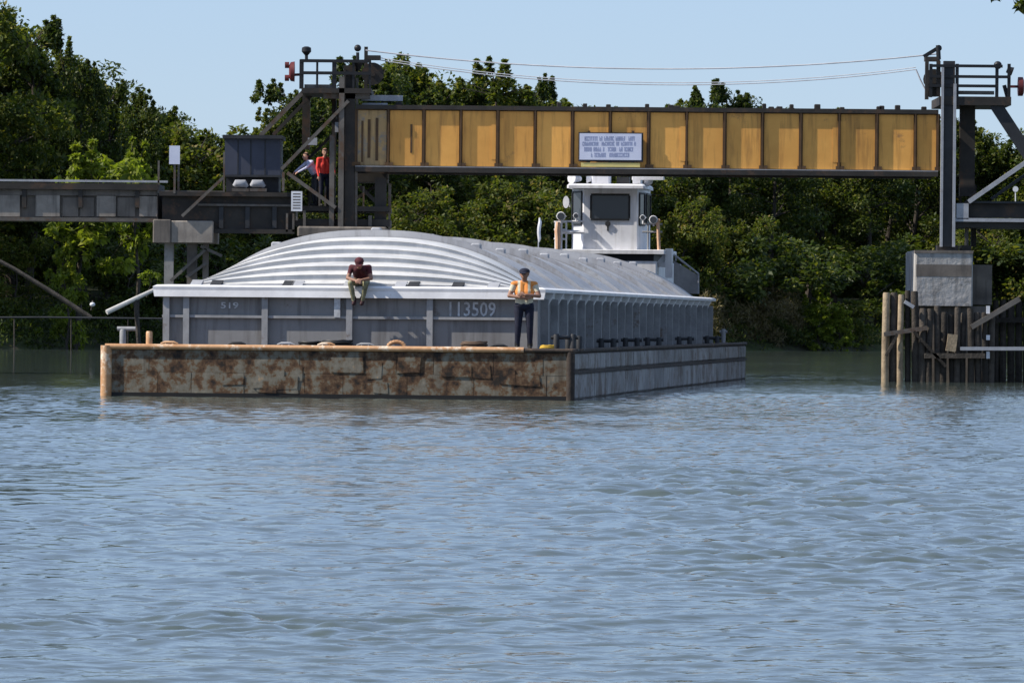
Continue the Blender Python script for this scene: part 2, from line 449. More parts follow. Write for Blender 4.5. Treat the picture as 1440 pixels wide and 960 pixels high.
def build_water():
    far = 450.0
    ys = np.concatenate([[-6.0, 2.0, 6.0, 12.0, 20.0], 1 / np.linspace(1 / 28.0, 1 / 62.0, 620)[:-1], np.arange(62, 165, 0.125), np.arange(165, 345, 0.3), np.linspace(345, far, 90)])
    u = np.linspace(-0.125, 0.125, 390)
    u = np.concatenate([[-30, -6, -1.5, -0.5, -0.25, -0.16], u, [0.16, 0.25, 0.5, 1.5, 6, 30]])
    Yc = np.maximum(ys, 20.0)
    X = u[None, :] * Yc[:, None]
    Y = np.repeat(ys[:, None], len(u), 1)
    dy = np.gradient(ys)
    Z = np.zeros_like(X)
    inside = ((np.abs(u) <= 0.126).astype(float))[None, :] * (np.clip((ys - 24) / 6, 0, 1))[:, None]
    # patches of rougher and calmer water
    g = np.zeros_like(X)
    for i in range(9):
        lam = NR.uniform(14, 60)
        a = NR.uniform(0, 2 * math.pi)
        g += np.sin(2 * math.pi * (X * math.cos(a) * 0.6 + Y * math.sin(a)) / lam + NR.uniform(0, 6.28))
    g = 0.5 + 0.5 * np.tanh(g / 2.2)
    amp = 0.45 + 0.75 * g
    for (gx_, gy_, sx_, sy_, k_) in ((2.6, 71, 2.6, 10, 1.35), (-1.6, 38.5, 1.8, 1.6, 0.9), (2.6, 52, 1.6, 5, 0.5), (-3.5, 58, 1.5, 4, 0.4)):
        amp = amp + k_ * np.exp(-((X - gx_) / sx_) ** 2 - ((Y - gy_) / sy_) ** 2)      # gusts
    calm0 = 1 - 0.93 * np.clip((Y - 172) / 40, 0, 1) * np.clip((-9 - X) / 5 + 0.3, 0, 1) - 0.45 * np.clip((Y - 175) / 30, 0, 1) * np.clip((X - 5) / 4, 0, 1)
    calm = calm0 + 0 * np.clip((Y - 190) / 60, 0, 1) * np.clip((-14 - X) / 10 + 0.6, 0, 1)
    amp = amp * (0.9 - 0.3 * np.clip((Y - 95) / 30, 0, 1))
    for i in range(110):
        lam = 0.2 * (11 ** NR.uniform(0, 1))
        a = NR.normal(math.pi / 2, 1.0)
        k = 2 * math.pi / lam
        s = 0.027 if lam < 0.5 else 0.0195 if lam < 0.9 else 0.0185 * max(0.3, 1 - (lam - 0.9) / 1.2)
        att = np.clip((lam / (dy * abs(math.sin(a)) + 0.0 * dy + 1e-3) - 2.2) / 2.5, 0, 1)[:, None]
        ph = k * (X * math.cos(a) + Y * math.sin(a)) + NR.uniform(0, 6.28)
        ph = ph + 0.8 * np.sin(0.23 * k * (X * math.sin(a) - Y * math.cos(a)) + i)
        Z += att * (s / k) * (np.sin(ph) + 0.25 * np.cos(2 * ph))
    Z *= amp * calm * inside
    me = bpy.data.meshes.new('river')
    ny, nx = X.shape
    co = np.stack([X, Y, Z], -1).reshape(-1, 3).astype(np.float32)
    idx = np.arange(ny * nx).reshape(ny, nx)
    q = np.stack([idx[:-1, :-1], idx[:-1, 1:], idx[1:, 1:], idx[1:, :-1]], -1).reshape(-1, 4)
    me.vertices.add(len(co))
    me.vertices.foreach_set('co', co.ravel())
    me.loops.add(q.size)
    me.loops.foreach_set('vertex_index', q.ravel().astype(np.int32))
    me.polygons.add(len(q))
    me.polygons.foreach_set('loop_start', np.arange(0, q.size, 4, dtype=np.int32))
    me.polygons.foreach_set('use_smooth', np.ones(len(q), dtype=bool))
    me.update(calc_edges=True)
    me.materials.append(M_water)
    at = me.attributes.new('calm', 'FLOAT', 'POINT')
    at.data.foreach_set('value', calm0.reshape(-1).astype(np.float32))
    o = bpy.data.objects.new('river', me)
    COL.objects.link(o)
    tag(o, kind='structure')
build_water()

# ------------------------------------------------------------------ the barge
TH = math.atan(373.7 / (0.3986 * F))
CR = Vector(((805 - 720) / F * 147.8, 147.8, 0))
BW, BL = 10.67, 59.2
bc = CR - Vector((math.cos(TH), -math.sin(TH), 0)) * (BW / 2)
barge = thing('cargo_barge', 'long grey hopper barge with a rusty square bow and arched pale ribbed covers', 'barge', bc, -TH)
HB = BW / 2
DK = 1.13                                                        # deck height
mb = MB()
mb.box((-HB, 0, -1.2), (HB, BL, DK - 0.02))
mb.build('hull', M_hull, barge)
mb = MB(); mb.box((-HB + 0.05, 0.05, DK - 0.02), (HB - 0.05, BL - 0.05, DK))
mb.build('deck', M_deck, barge)
# bow plates: flat abutting plates, welded doublers here and there
for z0, z1 in ((0.02, 0.55), (0.555, 1.06)):
    x = -HB + 0.12
    while x < HB - 0.15:
        w_ = min(rng.uniform(0.7, 1.9), HB - 0.1 - x)
        t = rng.uniform(0.006, 0.012)
        d = [rng.uniform(-0.005, 0.006) for _ in range(4)]
        a, b = x + 0.006, x + w_ - 0.006
        mb = MB()
        mb.add([(a, -0.001, z0), (b, -0.001, z0), (b, -0.001, z1), (a, -0.001, z1), (a, -t + d[0], z0), (b, -t + d[1], z0), (b, -t + d[2], z1), (a, -t + d[3], z1)],
               [(4, 5, 6, 7), (0, 1, 5, 4), (1, 2, 6, 5), (2, 3, 7, 6), (3, 0, 4, 7)])
        mb.build('bow_plate', M_plate, barge)
        x += w_
mb = MB(); mb.box((-HB + 0.13, -0.016, -0.1), (HB - 0.13, -0.002, 0.09)); mb.build('wet_band', M_boot, barge)
for i in range(16):
    xa = rng.uniform(-HB + 0.4, HB - 1.2); za = rng.uniform(0.1, 0.6); wa, ha = rng.uniform(0.3, 0.8), rng.uniform(0.2, 0.4)
    k = rng.uniform(-0.03, 0.03)
    y0 = -0.019 - 0.0012 * i
    pts = [(xa, za), (xa + wa, za + k), (xa + wa + k, za + ha), (xa + k, za + ha - k)]
    mb = MB()
    mb.add([(px_, y0 + 0.03, pz_) for px_, pz_ in pts] + [(px_, y0, pz_) for px_, pz_ in pts], [(4, 5, 6, 7), (0, 1, 5, 4), (1, 2, 6, 5), (2, 3, 7, 6), (3, 0, 4, 7)])
    mb.build('doubler_plate', M_plate, barge)
# gunwale pipe and corner posts
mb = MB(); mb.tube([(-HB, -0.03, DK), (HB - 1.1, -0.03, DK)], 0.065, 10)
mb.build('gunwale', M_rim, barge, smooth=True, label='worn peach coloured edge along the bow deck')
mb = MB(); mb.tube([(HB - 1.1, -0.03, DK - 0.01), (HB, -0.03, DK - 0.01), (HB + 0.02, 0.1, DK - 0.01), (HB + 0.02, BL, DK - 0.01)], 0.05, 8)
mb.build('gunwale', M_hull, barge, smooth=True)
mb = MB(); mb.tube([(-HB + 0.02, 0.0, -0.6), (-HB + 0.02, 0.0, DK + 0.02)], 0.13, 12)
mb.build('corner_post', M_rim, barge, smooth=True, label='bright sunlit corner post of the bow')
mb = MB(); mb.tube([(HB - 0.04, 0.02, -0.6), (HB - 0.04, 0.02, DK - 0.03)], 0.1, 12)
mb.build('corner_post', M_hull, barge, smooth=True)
# starboard side plates and rub rail
for z0, z1 in ((0.03, 0.6), (0.68, 1.05)):
    y = 0.12
    while y < BL - 0.3:
        l = min(rng.uniform(3.0, 5.5), BL - y - 0.1)
        t = rng.uniform(0.015, 0.04)
        mb = MB()
        mb.add([(HB + 0.002, y, z0), (HB + 0.002, y + l - 0.06, z0), (HB + 0.002, y + l - 0.06, z1), (HB + 0.002, y, z1),
                (HB + t, y + 0.05, z0 + 0.03), (HB + t * rng.uniform(.6, 1.3), y + l - 0.1, z0 + 0.03), (HB + t, y + l - 0.1, z1 - 0.03), (HB + t * rng.uniform(.6, 1.3), y + 0.05, z1 - 0.03)],
               [(4, 5, 6, 7), (0, 1, 5, 4), (1, 2, 6, 5), (2, 3, 7, 6), (3, 0, 4, 7)])
        mb.build('side_plate', M_side, barge)
        y += l
mb = MB(); mb.box((HB + 0.001, 0.05, 0.6), (HB + 0.06, BL, 0.66))
mb.build('rub_rail', M_hull, barge)

# coaming (the hold wall)
CX, C0, C1, CZ = 4.335, 2.0, 57.0, 2.31
mb = MB()
mb.box((-CX, C0, DK), (CX, C0 + 0.08, CZ)); mb.box((-CX, C1 - 0.08, DK), (CX, C1, CZ))
mb.box((-CX, C0 + 0.08, DK), (-CX + 0.08, C1 - 0.08, CZ)); mb.box((CX - 0.08, C0 + 0.08, DK), (CX, C1 - 0.08, CZ))
mb.build('coaming', M_barge, barge)
def cxp(px): return -CX + (px - 228) / (755 - 228) * 2 * CX
mb = MB(); mb.box((-CX, C0 - 0.09, 1.80), (CX, C0 - 0.002, 1.86))
mb.build('ledge', M_stiff, barge)
for px, z0, z1, m in ((234, DK, CZ, M_stiff), (262, DK, CZ, M_stiff), (373, DK, CZ, M_stiff), (475, 1.83, CZ, M_letter), (492, DK, 2.3, M_stiff), (605, DK, CZ, M_stiff), (752, DK, CZ, M_barge)):
    x = cxp(px)
    mb = MB(); mb.box((x - 0.07, C0 - 0.13, z0), (x + 0.07, C0 - 0.003, z1 - 0.02))
    mb.build('stiffener', m, barge)
mb = MB(); mb.box((0, 0, DK), (0.17, 0.07, CZ - 0.02))
mb.box((0, 0.07, 1.79), (0.03, 0.9, 1.85))
side0 = mb.build('side_stiffener', M_stiff, barge)
mb = MB(); mb.add([(0, 0, CZ - 0.22), (0.19, 0, CZ + 0.118), (0, 0, CZ + 0.118), (0, 0.3, CZ - 0.22), (0.19, 0.3, CZ + 0.118), (0, 0.3, CZ + 0.118)],
                  [(0, 1, 2), (5, 4, 3), (0, 3, 4, 1), (1, 4, 5, 2), (2, 5, 3, 0)])
gus0 = mb.build('gusset', M_lip, barge)
ny = 24
for i in range(ny):
    y = C0 + 0.9 + i * (C1 - C0 - 1.5) / (ny - 1)
    if i == 0:
        side0.location = (CX + 0.001, y, 0); gus0.location = (CX + 0.002, y + 1.1, 0)
    else:
        piece(side0, (CX + 0.001, y, 0), barge)
        if i < ny - 1: piece(gus0, (CX + 0.002, y + 1.1, 0), barge)
# white lip round the top of the coaming
def lip_profile():
    return [(0.0, CZ + 0.12), (0.2, CZ + 0.13), (0.21, CZ + 0.2), (0.12, CZ + 0.24), (-0.12, CZ + 0.25), (-0.12, CZ - 0.01), (0.0, CZ - 0.01)]
mb = MB()
pr = lip_profile()
vs, fs = [], []
for (sx, yy, sy) in ((-1, C0, -1), (1, C0, -1), (1, C1, 1), (-1, C1, 1)):
    for (o_, z) in pr:
        vs.append((sx * (CX + o_), yy + sy * o_, z))
n = len(pr)
for s in range(4):
    for k in range(n):
        a, b = s * n + k, s * n + (k + 1) % n
        c, d = ((s + 1) % 4) * n + (k + 1) % n, ((s + 1) % 4) * n + k
        fs.append((a, d, c, b))
mb.add(vs, fs)
mb.build('coaming_lip', M_lip, barge)
mb = MB(); mb.add([(-CX - 0.2, C0 - 0.2, CZ + 0.126), (CX + 0.2, C0 - 0.2, CZ + 0.126), (CX + 0.17, C0 - 0.215, CZ - 0.03), (-CX - 0.17, C0 - 0.215, CZ - 0.03),
                    (-CX - 0.2, C0 - 0.005, CZ + 0.126), (CX + 0.2, C0 - 0.005, CZ + 0.126), (CX + 0.1, C0 - 0.005, CZ - 0.03), (-CX - 0.1, C0 - 0.005, CZ - 0.03)],
                   [(0, 3, 2, 1), (4, 5, 6, 7), (0, 1, 5, 4), (1, 2, 6, 5), (2, 3, 7, 6), (3, 0, 4, 7)])
mb.build('fascia', M_lip, barge)
# hatch clips on the front lip
for px in (272, 300, 402, 415, 488, 560, 578, 640, 690):
    x = cxp(px)
    mb = MB(); mb.add([(x - 0.13, C0 - 0.19, CZ + 0.14), (x + 0.13, C0 - 0.19, CZ + 0.14), (x + 0.2, C0 + 0.1, CZ + 0.36), (x - 0.05, C0 + 0.1, CZ + 0.36), (x - 0.13, C0 - 0.1, CZ + 0.1), (x + 0.13, C0 - 0.1, CZ + 0.1), (x + 0.2, C0 + 0.16, CZ + 0.3), (x - 0.05, C0 + 0.16, CZ + 0.3)],
                       [(0, 1, 2, 3), (7, 6, 5, 4), (0, 4, 5, 1), (1, 5, 6, 2), (2, 6, 7, 3), (3, 7, 4, 0)])
    mb.build('hatch_clip', M_dark if px in (300, 402, 578, 640) else M_pale, barge)
# arched covers
ZB, RISE = CZ + 0.2, 1.23
def arch(u, r):
    return ZB + r * max(0.0, 1 - (abs(u) / 0.94) ** 2.5)
def cover_mesh(prof, closed_ends=True, nu=40):
    """prof: list of (y, rise, width factor)"""
    mb = MB()
    vs, fs = [], []
    for (y, r, wf) in prof:
        for i in range(nu + 1):
            u = -1 + 2 * i / nu
            vs.append((u * CX * wf, y, arch(u, r)))
    m = nu + 1
    for j in range(len(prof) - 1):
        for i in range(nu):
            fs.append((j * m + i, j * m + i + 1, (j + 1) * m + i + 1, (j + 1) * m + i))
    for j in (0, len(prof) - 1):
        b = len(vs)
        y = prof[j][0]
        vs += [(-CX * prof[j][2], y, ZB - 0.03), (CX * prof[j][2], y, ZB - 0.03)]
        ring = [b] + [j * m + i for i in range(m)] + [b + 1]
        fs.append(tuple(ring if j == 0 else ring[::-1]))
    mb.add(vs, [f[::-1] for f in fs])
    return mb
# front hood: stepped ribs that climb from the lip to the crown
steps = 6
HY0, HY1 = C0 + 0.05, C0 + 4.3
for s in range(steps):
    t0, t1 = s / steps, (s + 1) / steps
    def yy(t): return HY0 + (HY1 - HY0) * (1 - math.sqrt(max(0, 1 - t * t))) if t < 1 else HY1
    def yq(t): return HY0 + (HY1 - HY0) * (t ** 1.7)
    r0, r1 = RISE * t0, RISE * t1
    h = r1 - r0
    wf0 = 0.985 - 0.0 * t0
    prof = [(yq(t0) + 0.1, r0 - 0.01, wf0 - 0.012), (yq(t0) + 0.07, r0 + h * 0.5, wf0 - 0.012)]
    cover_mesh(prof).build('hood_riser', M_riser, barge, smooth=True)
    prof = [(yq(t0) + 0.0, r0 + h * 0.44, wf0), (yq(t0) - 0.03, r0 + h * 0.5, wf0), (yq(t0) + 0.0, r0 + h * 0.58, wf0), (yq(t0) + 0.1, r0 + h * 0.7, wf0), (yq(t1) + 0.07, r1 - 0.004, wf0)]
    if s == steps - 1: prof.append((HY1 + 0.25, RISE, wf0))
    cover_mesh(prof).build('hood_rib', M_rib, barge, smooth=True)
# the sections behind it, stacked covers alternate high and low
ysec = HY1 + 0.27
nsec = 9
lsec = (C1 - 0.1 - ysec) / nsec
for s in range(nsec):
    y0, y1 = ysec + s * lsec, ysec + (s + 1) * lsec
    up = 0.0 if s % 2 else 0.07
    r = RISE - 0.05 + up
    prof = [(y0 + 0.01, r - 0.03, 0.965), (y0 + 0.03, r + 0.15, 0.995), (y0 + 0.75, r + 0.12, 0.995), (y0 + 0.78, r - 0.02, 0.965)]
    nc = 3
    for k in range(1, nc):
        yk = y0 + 0.9 + (y1 - y0 - 1.2) * k / nc
        prof += [(yk - 0.25, r, 0.965), (yk - 0.18, r + 0.02, 0.967), (yk + 0.18, r + 0.02, 0.967), (yk + 0.25, r, 0.965)]
    prof += [(y1 - 0.3, r, 0.965), (y1 - 0.01, r, 0.965)]
    cover_mesh(prof).build('cover_section', M_cover, barge, smooth=True)
    for u in (-0.55, 0.0, 0.55):
        zc = arch(u, r + 0.12)
        mb = MB(); mb.cbox((u * CX - 0.12, y0 + 0.25, zc - 0.05), (u * CX + 0.12, y0 + 0.5, zc + 0.09), 0.03)
        mb.build('lift_lug', M_pale, barge)

# lettering on the coaming front
def text_mesh(s, size):
    c = bpy.data.curves.new('t', 'FONT')
    c.body = s
    c.size = size
    c.extrude = 0.004
    c.resolution_u = 2
    c.offset = size * 0.012
    o = bpy.data.objects.new('t', c)
    COL.objects.link(o)
    dg = bpy.context.evaluated_depsgraph_get()
    me = bpy.data.meshes.new_from_object(o.evaluated_get(dg))
    bpy.data.objects.remove(o)
    return me
def lettering(name, s, size, loc, parent, mat, width=None):
    me = text_mesh(s, size)
    xs = [v.co.x for v in me.vertices]
    sx = width / (max(xs) - min(xs)) if width else 1
    me.transform(Matrix.Diagonal((sx, 1, 1, 1)) @ Matrix.Translation((-min(xs), 0, 0)))
    me.transform(Matrix.Rotation(math.pi / 2, 4, 'X'))
    me.materials.clear()
    me.materials.append(mat)
    o = bpy.data.objects.new(name, me)
    COL.objects.link(o)
    o.parent = parent
    o.location = loc
    return o
lettering('number', '113509', 0.46, (cxp(632), C0 - 0.012, 1.89), barge, M_letter, (697 - 632) / 527 * 2 * CX)
lettering('number', '519', 0.2, (cxp(310), C0 - 0.012, 2.02), barge, M_letter, 25 / 527 * 2 * CX)

# deck fittings
def bitt(x, y, h=0.42, sp=0.5, bar=True, m=None):
    mb = MB()
    for s in ((0, 1) if sp else (0,)):
        mb.tube([(x + s * sp, y, DK), (x + s * sp, y, DK + h), (x + s * sp, y, DK + h + 0.03)], [0.075, 0.075, 0.06], 10)
        mb.box((x + s * sp - 0.13, y - 0.13, DK), (x + s * sp + 0.13, y + 0.13, DK + 0.03))
    if bar: mb.tube([(x - 0.12, y, DK + h * 0.86), (x + sp + 0.12, y, DK + h * 0.86)], 0.045, 8)
    return mb.build('bitt', m or M_stiff, barge, smooth=True)
def bxp(px): return -HB + (px - 148) / (805 - 148) * BW
bitt(bxp(168), 0.45, 0.36, 0, False); bitt(bxp(205), 0.5, 0.32, 0, False, M_rim)
mb = MB(); mb.tube([(bxp(160), 0.45, DK + 0.40), (bxp(186), 0.45, DK + 0.40)], 0.05, 8)
mb.build('bitt_bar', M_stiff, barge, smooth=True)
bitt(bxp(779), 0.6, 0.34, 0.38, True, M_dark); bitt(bxp(792), 1.25, 0.3, 0.25, False, M_dark)
bitt(HB - 0.45, BL - 3.5, 0.42, 0, True, M_stiff)
for y in (12, 19, 26, 37, 48):
    bitt(HB - 0.4, y, 0.22, 0.3, True, M_dark)
def cleat(px, y=0.35, m=None, l=0.2, h=0.1):
    x = bxp(px)
    mb = MB()
    mb.tube([(x - l, y, DK + h * 0.7), (x - l * 0.5, y, DK + h), (x + l * 0.5, y, DK + h), (x + l, y, DK + h * 0.7)], [0.018, 0.032, 0.032, 0.018], 8)
    for s in (-1, 1): mb.tube([(x + s * l * 0.4, y, DK), (x + s * l * 0.4, y, DK + h)], 0.03, 8)
    return mb.build('deck_cleat', m or M_stiff, barge, smooth=True)
for px, m in ((235, M_rim), (331, M_dark), (400, M_pale), (457, M_rim), (512, M_stiff), (700, M_dark)): cleat(px, 0.35, m)
mb = MB()
for k in range(10):
    a0, a1 = math.pi * k / 9, math.pi * (k + 1) / 9
    if k < 9: mb.tube([(bxp(556) - 0.2 * math.cos(a0), 0.35, DK + 0.02 + 0.14 * math.sin(a0)), (bxp(556) - 0.2 * math.cos(a1), 0.35, DK + 0.02 + 0.14 * math.sin(a1))], 0.045, 8)
mb.build('fairlead', M_rim, barge, smooth=True)
# ropes and gear lying on the deck
def coil(px, y, r, m, label, turns=4, z=0.0):
    t = thing('rope_coil', label, 'rope', barge.matrix_basis @ Vector((bxp(px), y, DK)), -TH)
    pts = []
    for i in range(turns * 14 + 1):
        a = 2 * math.pi * i / 14
        rr = r * (1 - 0.1 * (i / 14 % 2))
        pts.append((rr * math.cos(a), rr * math.sin(a) * 0.8, 0.03 + 0.035 * i / 14 + 0.008 * math.sin(5 * a)))
    MB().tube(pts, 0.028, 6).build('coil', m, t, smooth=True)
    return t
bpy.context.view_layer.update()
coil(662, 0.75, 0.3, M_deck, 'brown coil of mooring rope on the bow deck left of the standing deckhand')
coil(468, 0.8, 0.36, M_black, 'black coil of line on the bow deck below the seated deckhand')
coil(767, 0.4, 0.15, M_gold, 'yellow coil of line on the bow deck right of the standing deckhand', 2)
coil(432, 0.85, 0.3, M_black, 'low black coil of line on the bow deck left of the larger coil', 3)

# small white flag on a staff, seen over the cover
fy = 40.0
fl = P(757, 345, 190)
flag = thing('signal_flag', 'small limp white flag on a thin staff above the pale cover left of the wheelhouse', 'flag', (fl.x, 190, fl.z - 0.1))
MB().tube([(0, 0, -0.1), (0.02, 0, 0.9)], 0.02, 6).build('staff', M_pale, flag)
mb = MB()
prof = [(0.03, 0.9, .02), (0.045, 0.78, .05), (0.02, 0.62, .055), (0.01, 0.46, .05), (0.03, 0.3, .05), (0.02, 0.2, .02)]
mb.tube([(x, -0.03 + 0.02 * (i % 2), z) for i, (x, z, r) in enumerate(prof)], [r for _, _, r in prof], 7)
mb.build('cloth', M_white, flag, smooth=True)

# ------------------------------------------------------------------ people
def capsule(mb, p, q, r0, r1, tag_i, n=12):
    p, q = Vector(p), Vector(q)
    d = q - p
    L = d.length
    if L < 1e-5: d = Vector((0, 0, 1)); L = 1e-3; q = p + d * L
    d.normalize()
    pts, rad = [], []
    for k in range(4):
        a = math.pi / 2 * k / 4
        pts.append(p - d * (r0 * math.cos(a))); rad.append(max(0.001, r0 * math.sin(a)))
    pts.append(p); rad.append(r0)
    pts.append(q); rad.append(r1)
    for k in range(1, 5):
        a = math.pi / 2 * k / 4
        pts.append(q + d * (r1 * math.sin(a))); rad.append(max(0.001, r1 * math.cos(a)))
    mb.tube(pts, rad, n)

def hand_caps(wrist, direction, palm_n, size=1.0, curl=0.5):
    """palm, four fingers of different length and a thumb as capsules"""
    d = Vector(direction).normalized()
    nrm = Vector(palm_n)
    nrm = (nrm - d * nrm.dot(d)).normalized()
    s = d.cross(nrm).normalized()
    w_ = Vector(wrist)
    caps = []
    k = size
    for j in (-1.5, -0.5, 0.5, 1.5):
        caps.append((w_ + d * 0.01 * k, w_ + d * 0.085 * k + s * 0.019 * j * k, 0.020 * k, 0.0145 * k))
    for j, l in zip((-1.5, -0.5, 0.5, 1.5), (0.062, 0.078, 0.072, 0.052)):
        b = w_ + d * 0.09 * k + s * 0.021 * j * k
        m1 = b + (d * math.cos(curl * 0.6) + nrm * math.sin(curl * 0.6)) * l * 0.55 * k
        m2 = m1 + (d * math.cos(curl * 1.8) + nrm * math.sin(curl * 1.8)) * l * 0.5 * k
        caps.append((b, m1, 0.0105 * k, 0.0095 * k)); caps.append((m1, m2, 0.0095 * k, 0.008 * k))
    b = w_ + d * 0.025 * k - s * 0.03 * k
    m1 = b + (d * 0.7 - s * 0.6 + nrm * 0.3).normalized() * 0.045 * k
    m2 = m1 + (d * 0.9 - s * 0.15 + nrm * 0.4).normalized() * 0.034 * k
    caps.append((b, m1, 0.014 * k, 0.012 * k)); caps.append((m1, m2, 0.012 * k, 0.0095 * k))
    return caps

def person(label, loc, rz, J, cols, voxel=0.011, cap_kind=None, hair=(0.03, 0.02, 0.015, 1), group=None):
    """J: joints in local metres, the person faces -y.  cols: skin, top, legs, feet, sleeve ('top' or 'skin')"""
    t = thing('person', label, 'person', loc, rz, group)
    V = {k: Vector(v) for k, v in J.items()}
    C = []                                                         # (p, q, r0, r1, zone)
    sh = V['neck']
    hd = V['head']
    C.append((V['pelvis'] + Vector((-0.07, 0, 0)), V['pelvis'] + Vector((0.07, 0, 0)), 0.125, 0.125, 2))
    chest = V['chest']
    sv = (V['shl'] - V['shr']).normalized()
    for s in (-1, 1):
        C.append((V['pelvis'] + sv * 0.05 * s + Vector((0, 0, 0.06)), V['pelvis'].lerp(chest, 0.55) + sv * 0.06 * s, 0.12, 0.122, 4))
        C.append((V['pelvis'].lerp(chest, 0.55) + sv * 0.06 * s, chest + sv * 0.075 * s, 0.118, 0.125, 1))
        C.append((chest + sv * 0.07 * s, sh - Vector((0, 0, 0.07)) + sv * 0.06 * s, 0.125, 0.085, 1))
    for s in ('l', 'r'):
        C.append((sh - Vector((0, 0, 0.06)), V['sh' + s], 0.075, 0.07, 1))
        mid = V['sh' + s].lerp(V['el' + s], 0.6)
        z = 1
        C.append((V['sh' + s], mid, 0.064, 0.053, 4 if 'hem' in cols else 1))
        C.append((mid, V['el' + s], 0.053, 0.046, 1 if cols['sleeve'] == 'top' else 0))
        C.append((V['el' + s], V['wr' + s], 0.045, 0.031, 1 if cols['sleeve'] == 'top' else 0))
        d = V['hd' + s] if 'hd' + s in V else V['wr' + s] - V['el' + s]
        pn = V['pn' + s] if 'pn' + s in V else Vector((0, 1, -0.2))
        for (a, b, r0, r1) in hand_caps(V['wr' + s], d, pn): C.append((a, b, r0, r1, 0))
        C.append((V['hip' + s], V['kn' + s], 0.098, 0.067, 2))
        C.append((V['kn' + s], V['kn' + s].lerp(V['an' + s], 0.35), 0.066, 0.063, 2))
        C.append((V['kn' + s].lerp(V['an' + s], 0.35), V['an' + s], 0.063, 0.047, 2))
        C.append((V['an' + s] + Vector((0, 0, 0.08)), V['an' + s], 0.055, 0.055, 3))
        fd = V.get('ft' + s, Vector((0, -1, 0))).normalized()
        C.append((V['an' + s] - fd * 0.03 + Vector((0, 0, -0.045)), V['an' + s] + fd * 0.15 + Vector((0, 0, -0.055)), 0.046, 0.038, 3))
    C.append((sh - Vector((0, 0, 0.03)), hd - Vector((0, 0, 0.06)), 0.056, 0.052, 0))
    f = V.get('face', Vector((0, -1, 0))).normalized()
    up = Vector((0, 0, 1)) - f * f.z
    up.normalize()
    side = f.cross(up)
    C.append((hd - up * 0.03 + f * 0.012, hd + up * 0.045 - f * 0.012, 0.074, 0.092, 0))      # skull
    C.append((hd - up * 0.075 + f * 0.035, hd - up * 0.04 + f * 0.02, 0.045, 0.065, 0))        # jaw
    C.append((hd + up * 0.012 + f * 0.088, hd - up * 0.022 + f * 0.106, 0.011, 0.015, 0))      # nose
    for s in (-1, 1):
        C.append((hd + side * 0.084 * s + up * 0.02, hd + side * 0.086 * s - up * 0.025, 0.014, 0.011, 0))   # ears
        C.append((hd + side * 0.018 * s - up * 0.056 + f * 0.082, hd - up * 0.056 + f * 0.088, 0.008, 0.009, 0))  # mouth
    mb = MB()
    for c in C: capsule(mb, c[0], c[1], c[2], c[3], c[4])
    tmp = mb.build('body', M_black)
    md = tmp.modifiers.new('r', 'REMESH'); md.mode = 'VOXEL'; md.voxel_size = voxel
    ms = tmp.modifiers.new('s', 'SMOOTH'); ms.iterations = 2; ms.factor = 0.4
    dg = bpy.context.evaluated_depsgraph_get()
    me = bpy.data.meshes.new_from_object(tmp.evaluated_get(dg))
    bpy.data.objects.remove(tmp)
    me.name = 'body'
    me.materials.clear()
    for k in ('skin', 'top', 'legs', 'feet', 'hem'): me.materials.append(cols.get(k, cols['top']))
    n = len(me.vertices)
    co = np.empty(n * 3, np.float32); me.vertices.foreach_get('co', co); co = co.reshape(-1, 3)
    best = np.full(n, 1e9); zone = np.zeros(n, int)
    for (a, b, r0, r1, z) in C:
        a = np.array(a); b = np.array(b); d = b - a
        tt = np.clip(((co - a) @ d) / max(d @ d, 1e-9), 0, 1)
        ds = np.linalg.norm(co - (a + tt[:, None] * d), axis=1) - (r0 + (r1 - r0) * tt)
        k = ds < best
        best[k] = ds[k]; zone[k] = z
    if 'hem' in cols:
        zone[(zone == 1) & ((np.abs(co[:, 2] - 1.2) < 0.028) | ((np.abs(np.abs(co[:, 0]) - 0.1) < 0.025) & (co[:, 2] > 1.2)))] = 4
    nl = len(me.polygons)
    mi = np.zeros(nl, np.int32)
    for p in me.polygons: mi[p.index] = zone[p.vertices[0]]
    me.polygons.foreach_set('material_index', mi)
    me.polygons.foreach_set('use_smooth', np.ones(nl, bool))
    me.update()
    o = bpy.data.objects.new('body', me); COL.objects.link(o); o.parent = t
    mb = MB()
    for s in (-1, 1): mb.ball(hd + side * 0.032 * s + up * 0.012 + f * 0.086, 0.011, 8, 5)
    mb.build('eyes', M_black, t)
    hm = pmat('hair', hair, None, 6, 0.8, bump=0)
    # hair: a shell over the back and top of the skull
    mb = MB()
    rows = []
    for i in range(7):
        a = math.radians(8 + i * 15)
        for k in range(16):
            b = 2 * math.pi * k / 16
            ff = math.cos(b)
            lim = 1.0 if ff < 0.35 else 0.62
            aa = a * lim
            rr = 0.1
            mb.v.append(hd + Vector((0, 0, 0)) + up * (0.03 + rr * math.cos(aa)) + (f * math.cos(b) * 1.05 + side * math.sin(b)) * rr * math.sin(aa) - f * 0.012)
    for i in range(6):
        for k in range(16):
            l = (k + 1) % 16
            mb.f.append((i * 16 + k, (i + 1) * 16 + k, (i + 1) * 16 + l, i * 16 + l)); mb.m.append(0)
    mb.f.append(tuple(range(16))); mb.m.append(0)
    mb.build('hair', hm, t, smooth=True)
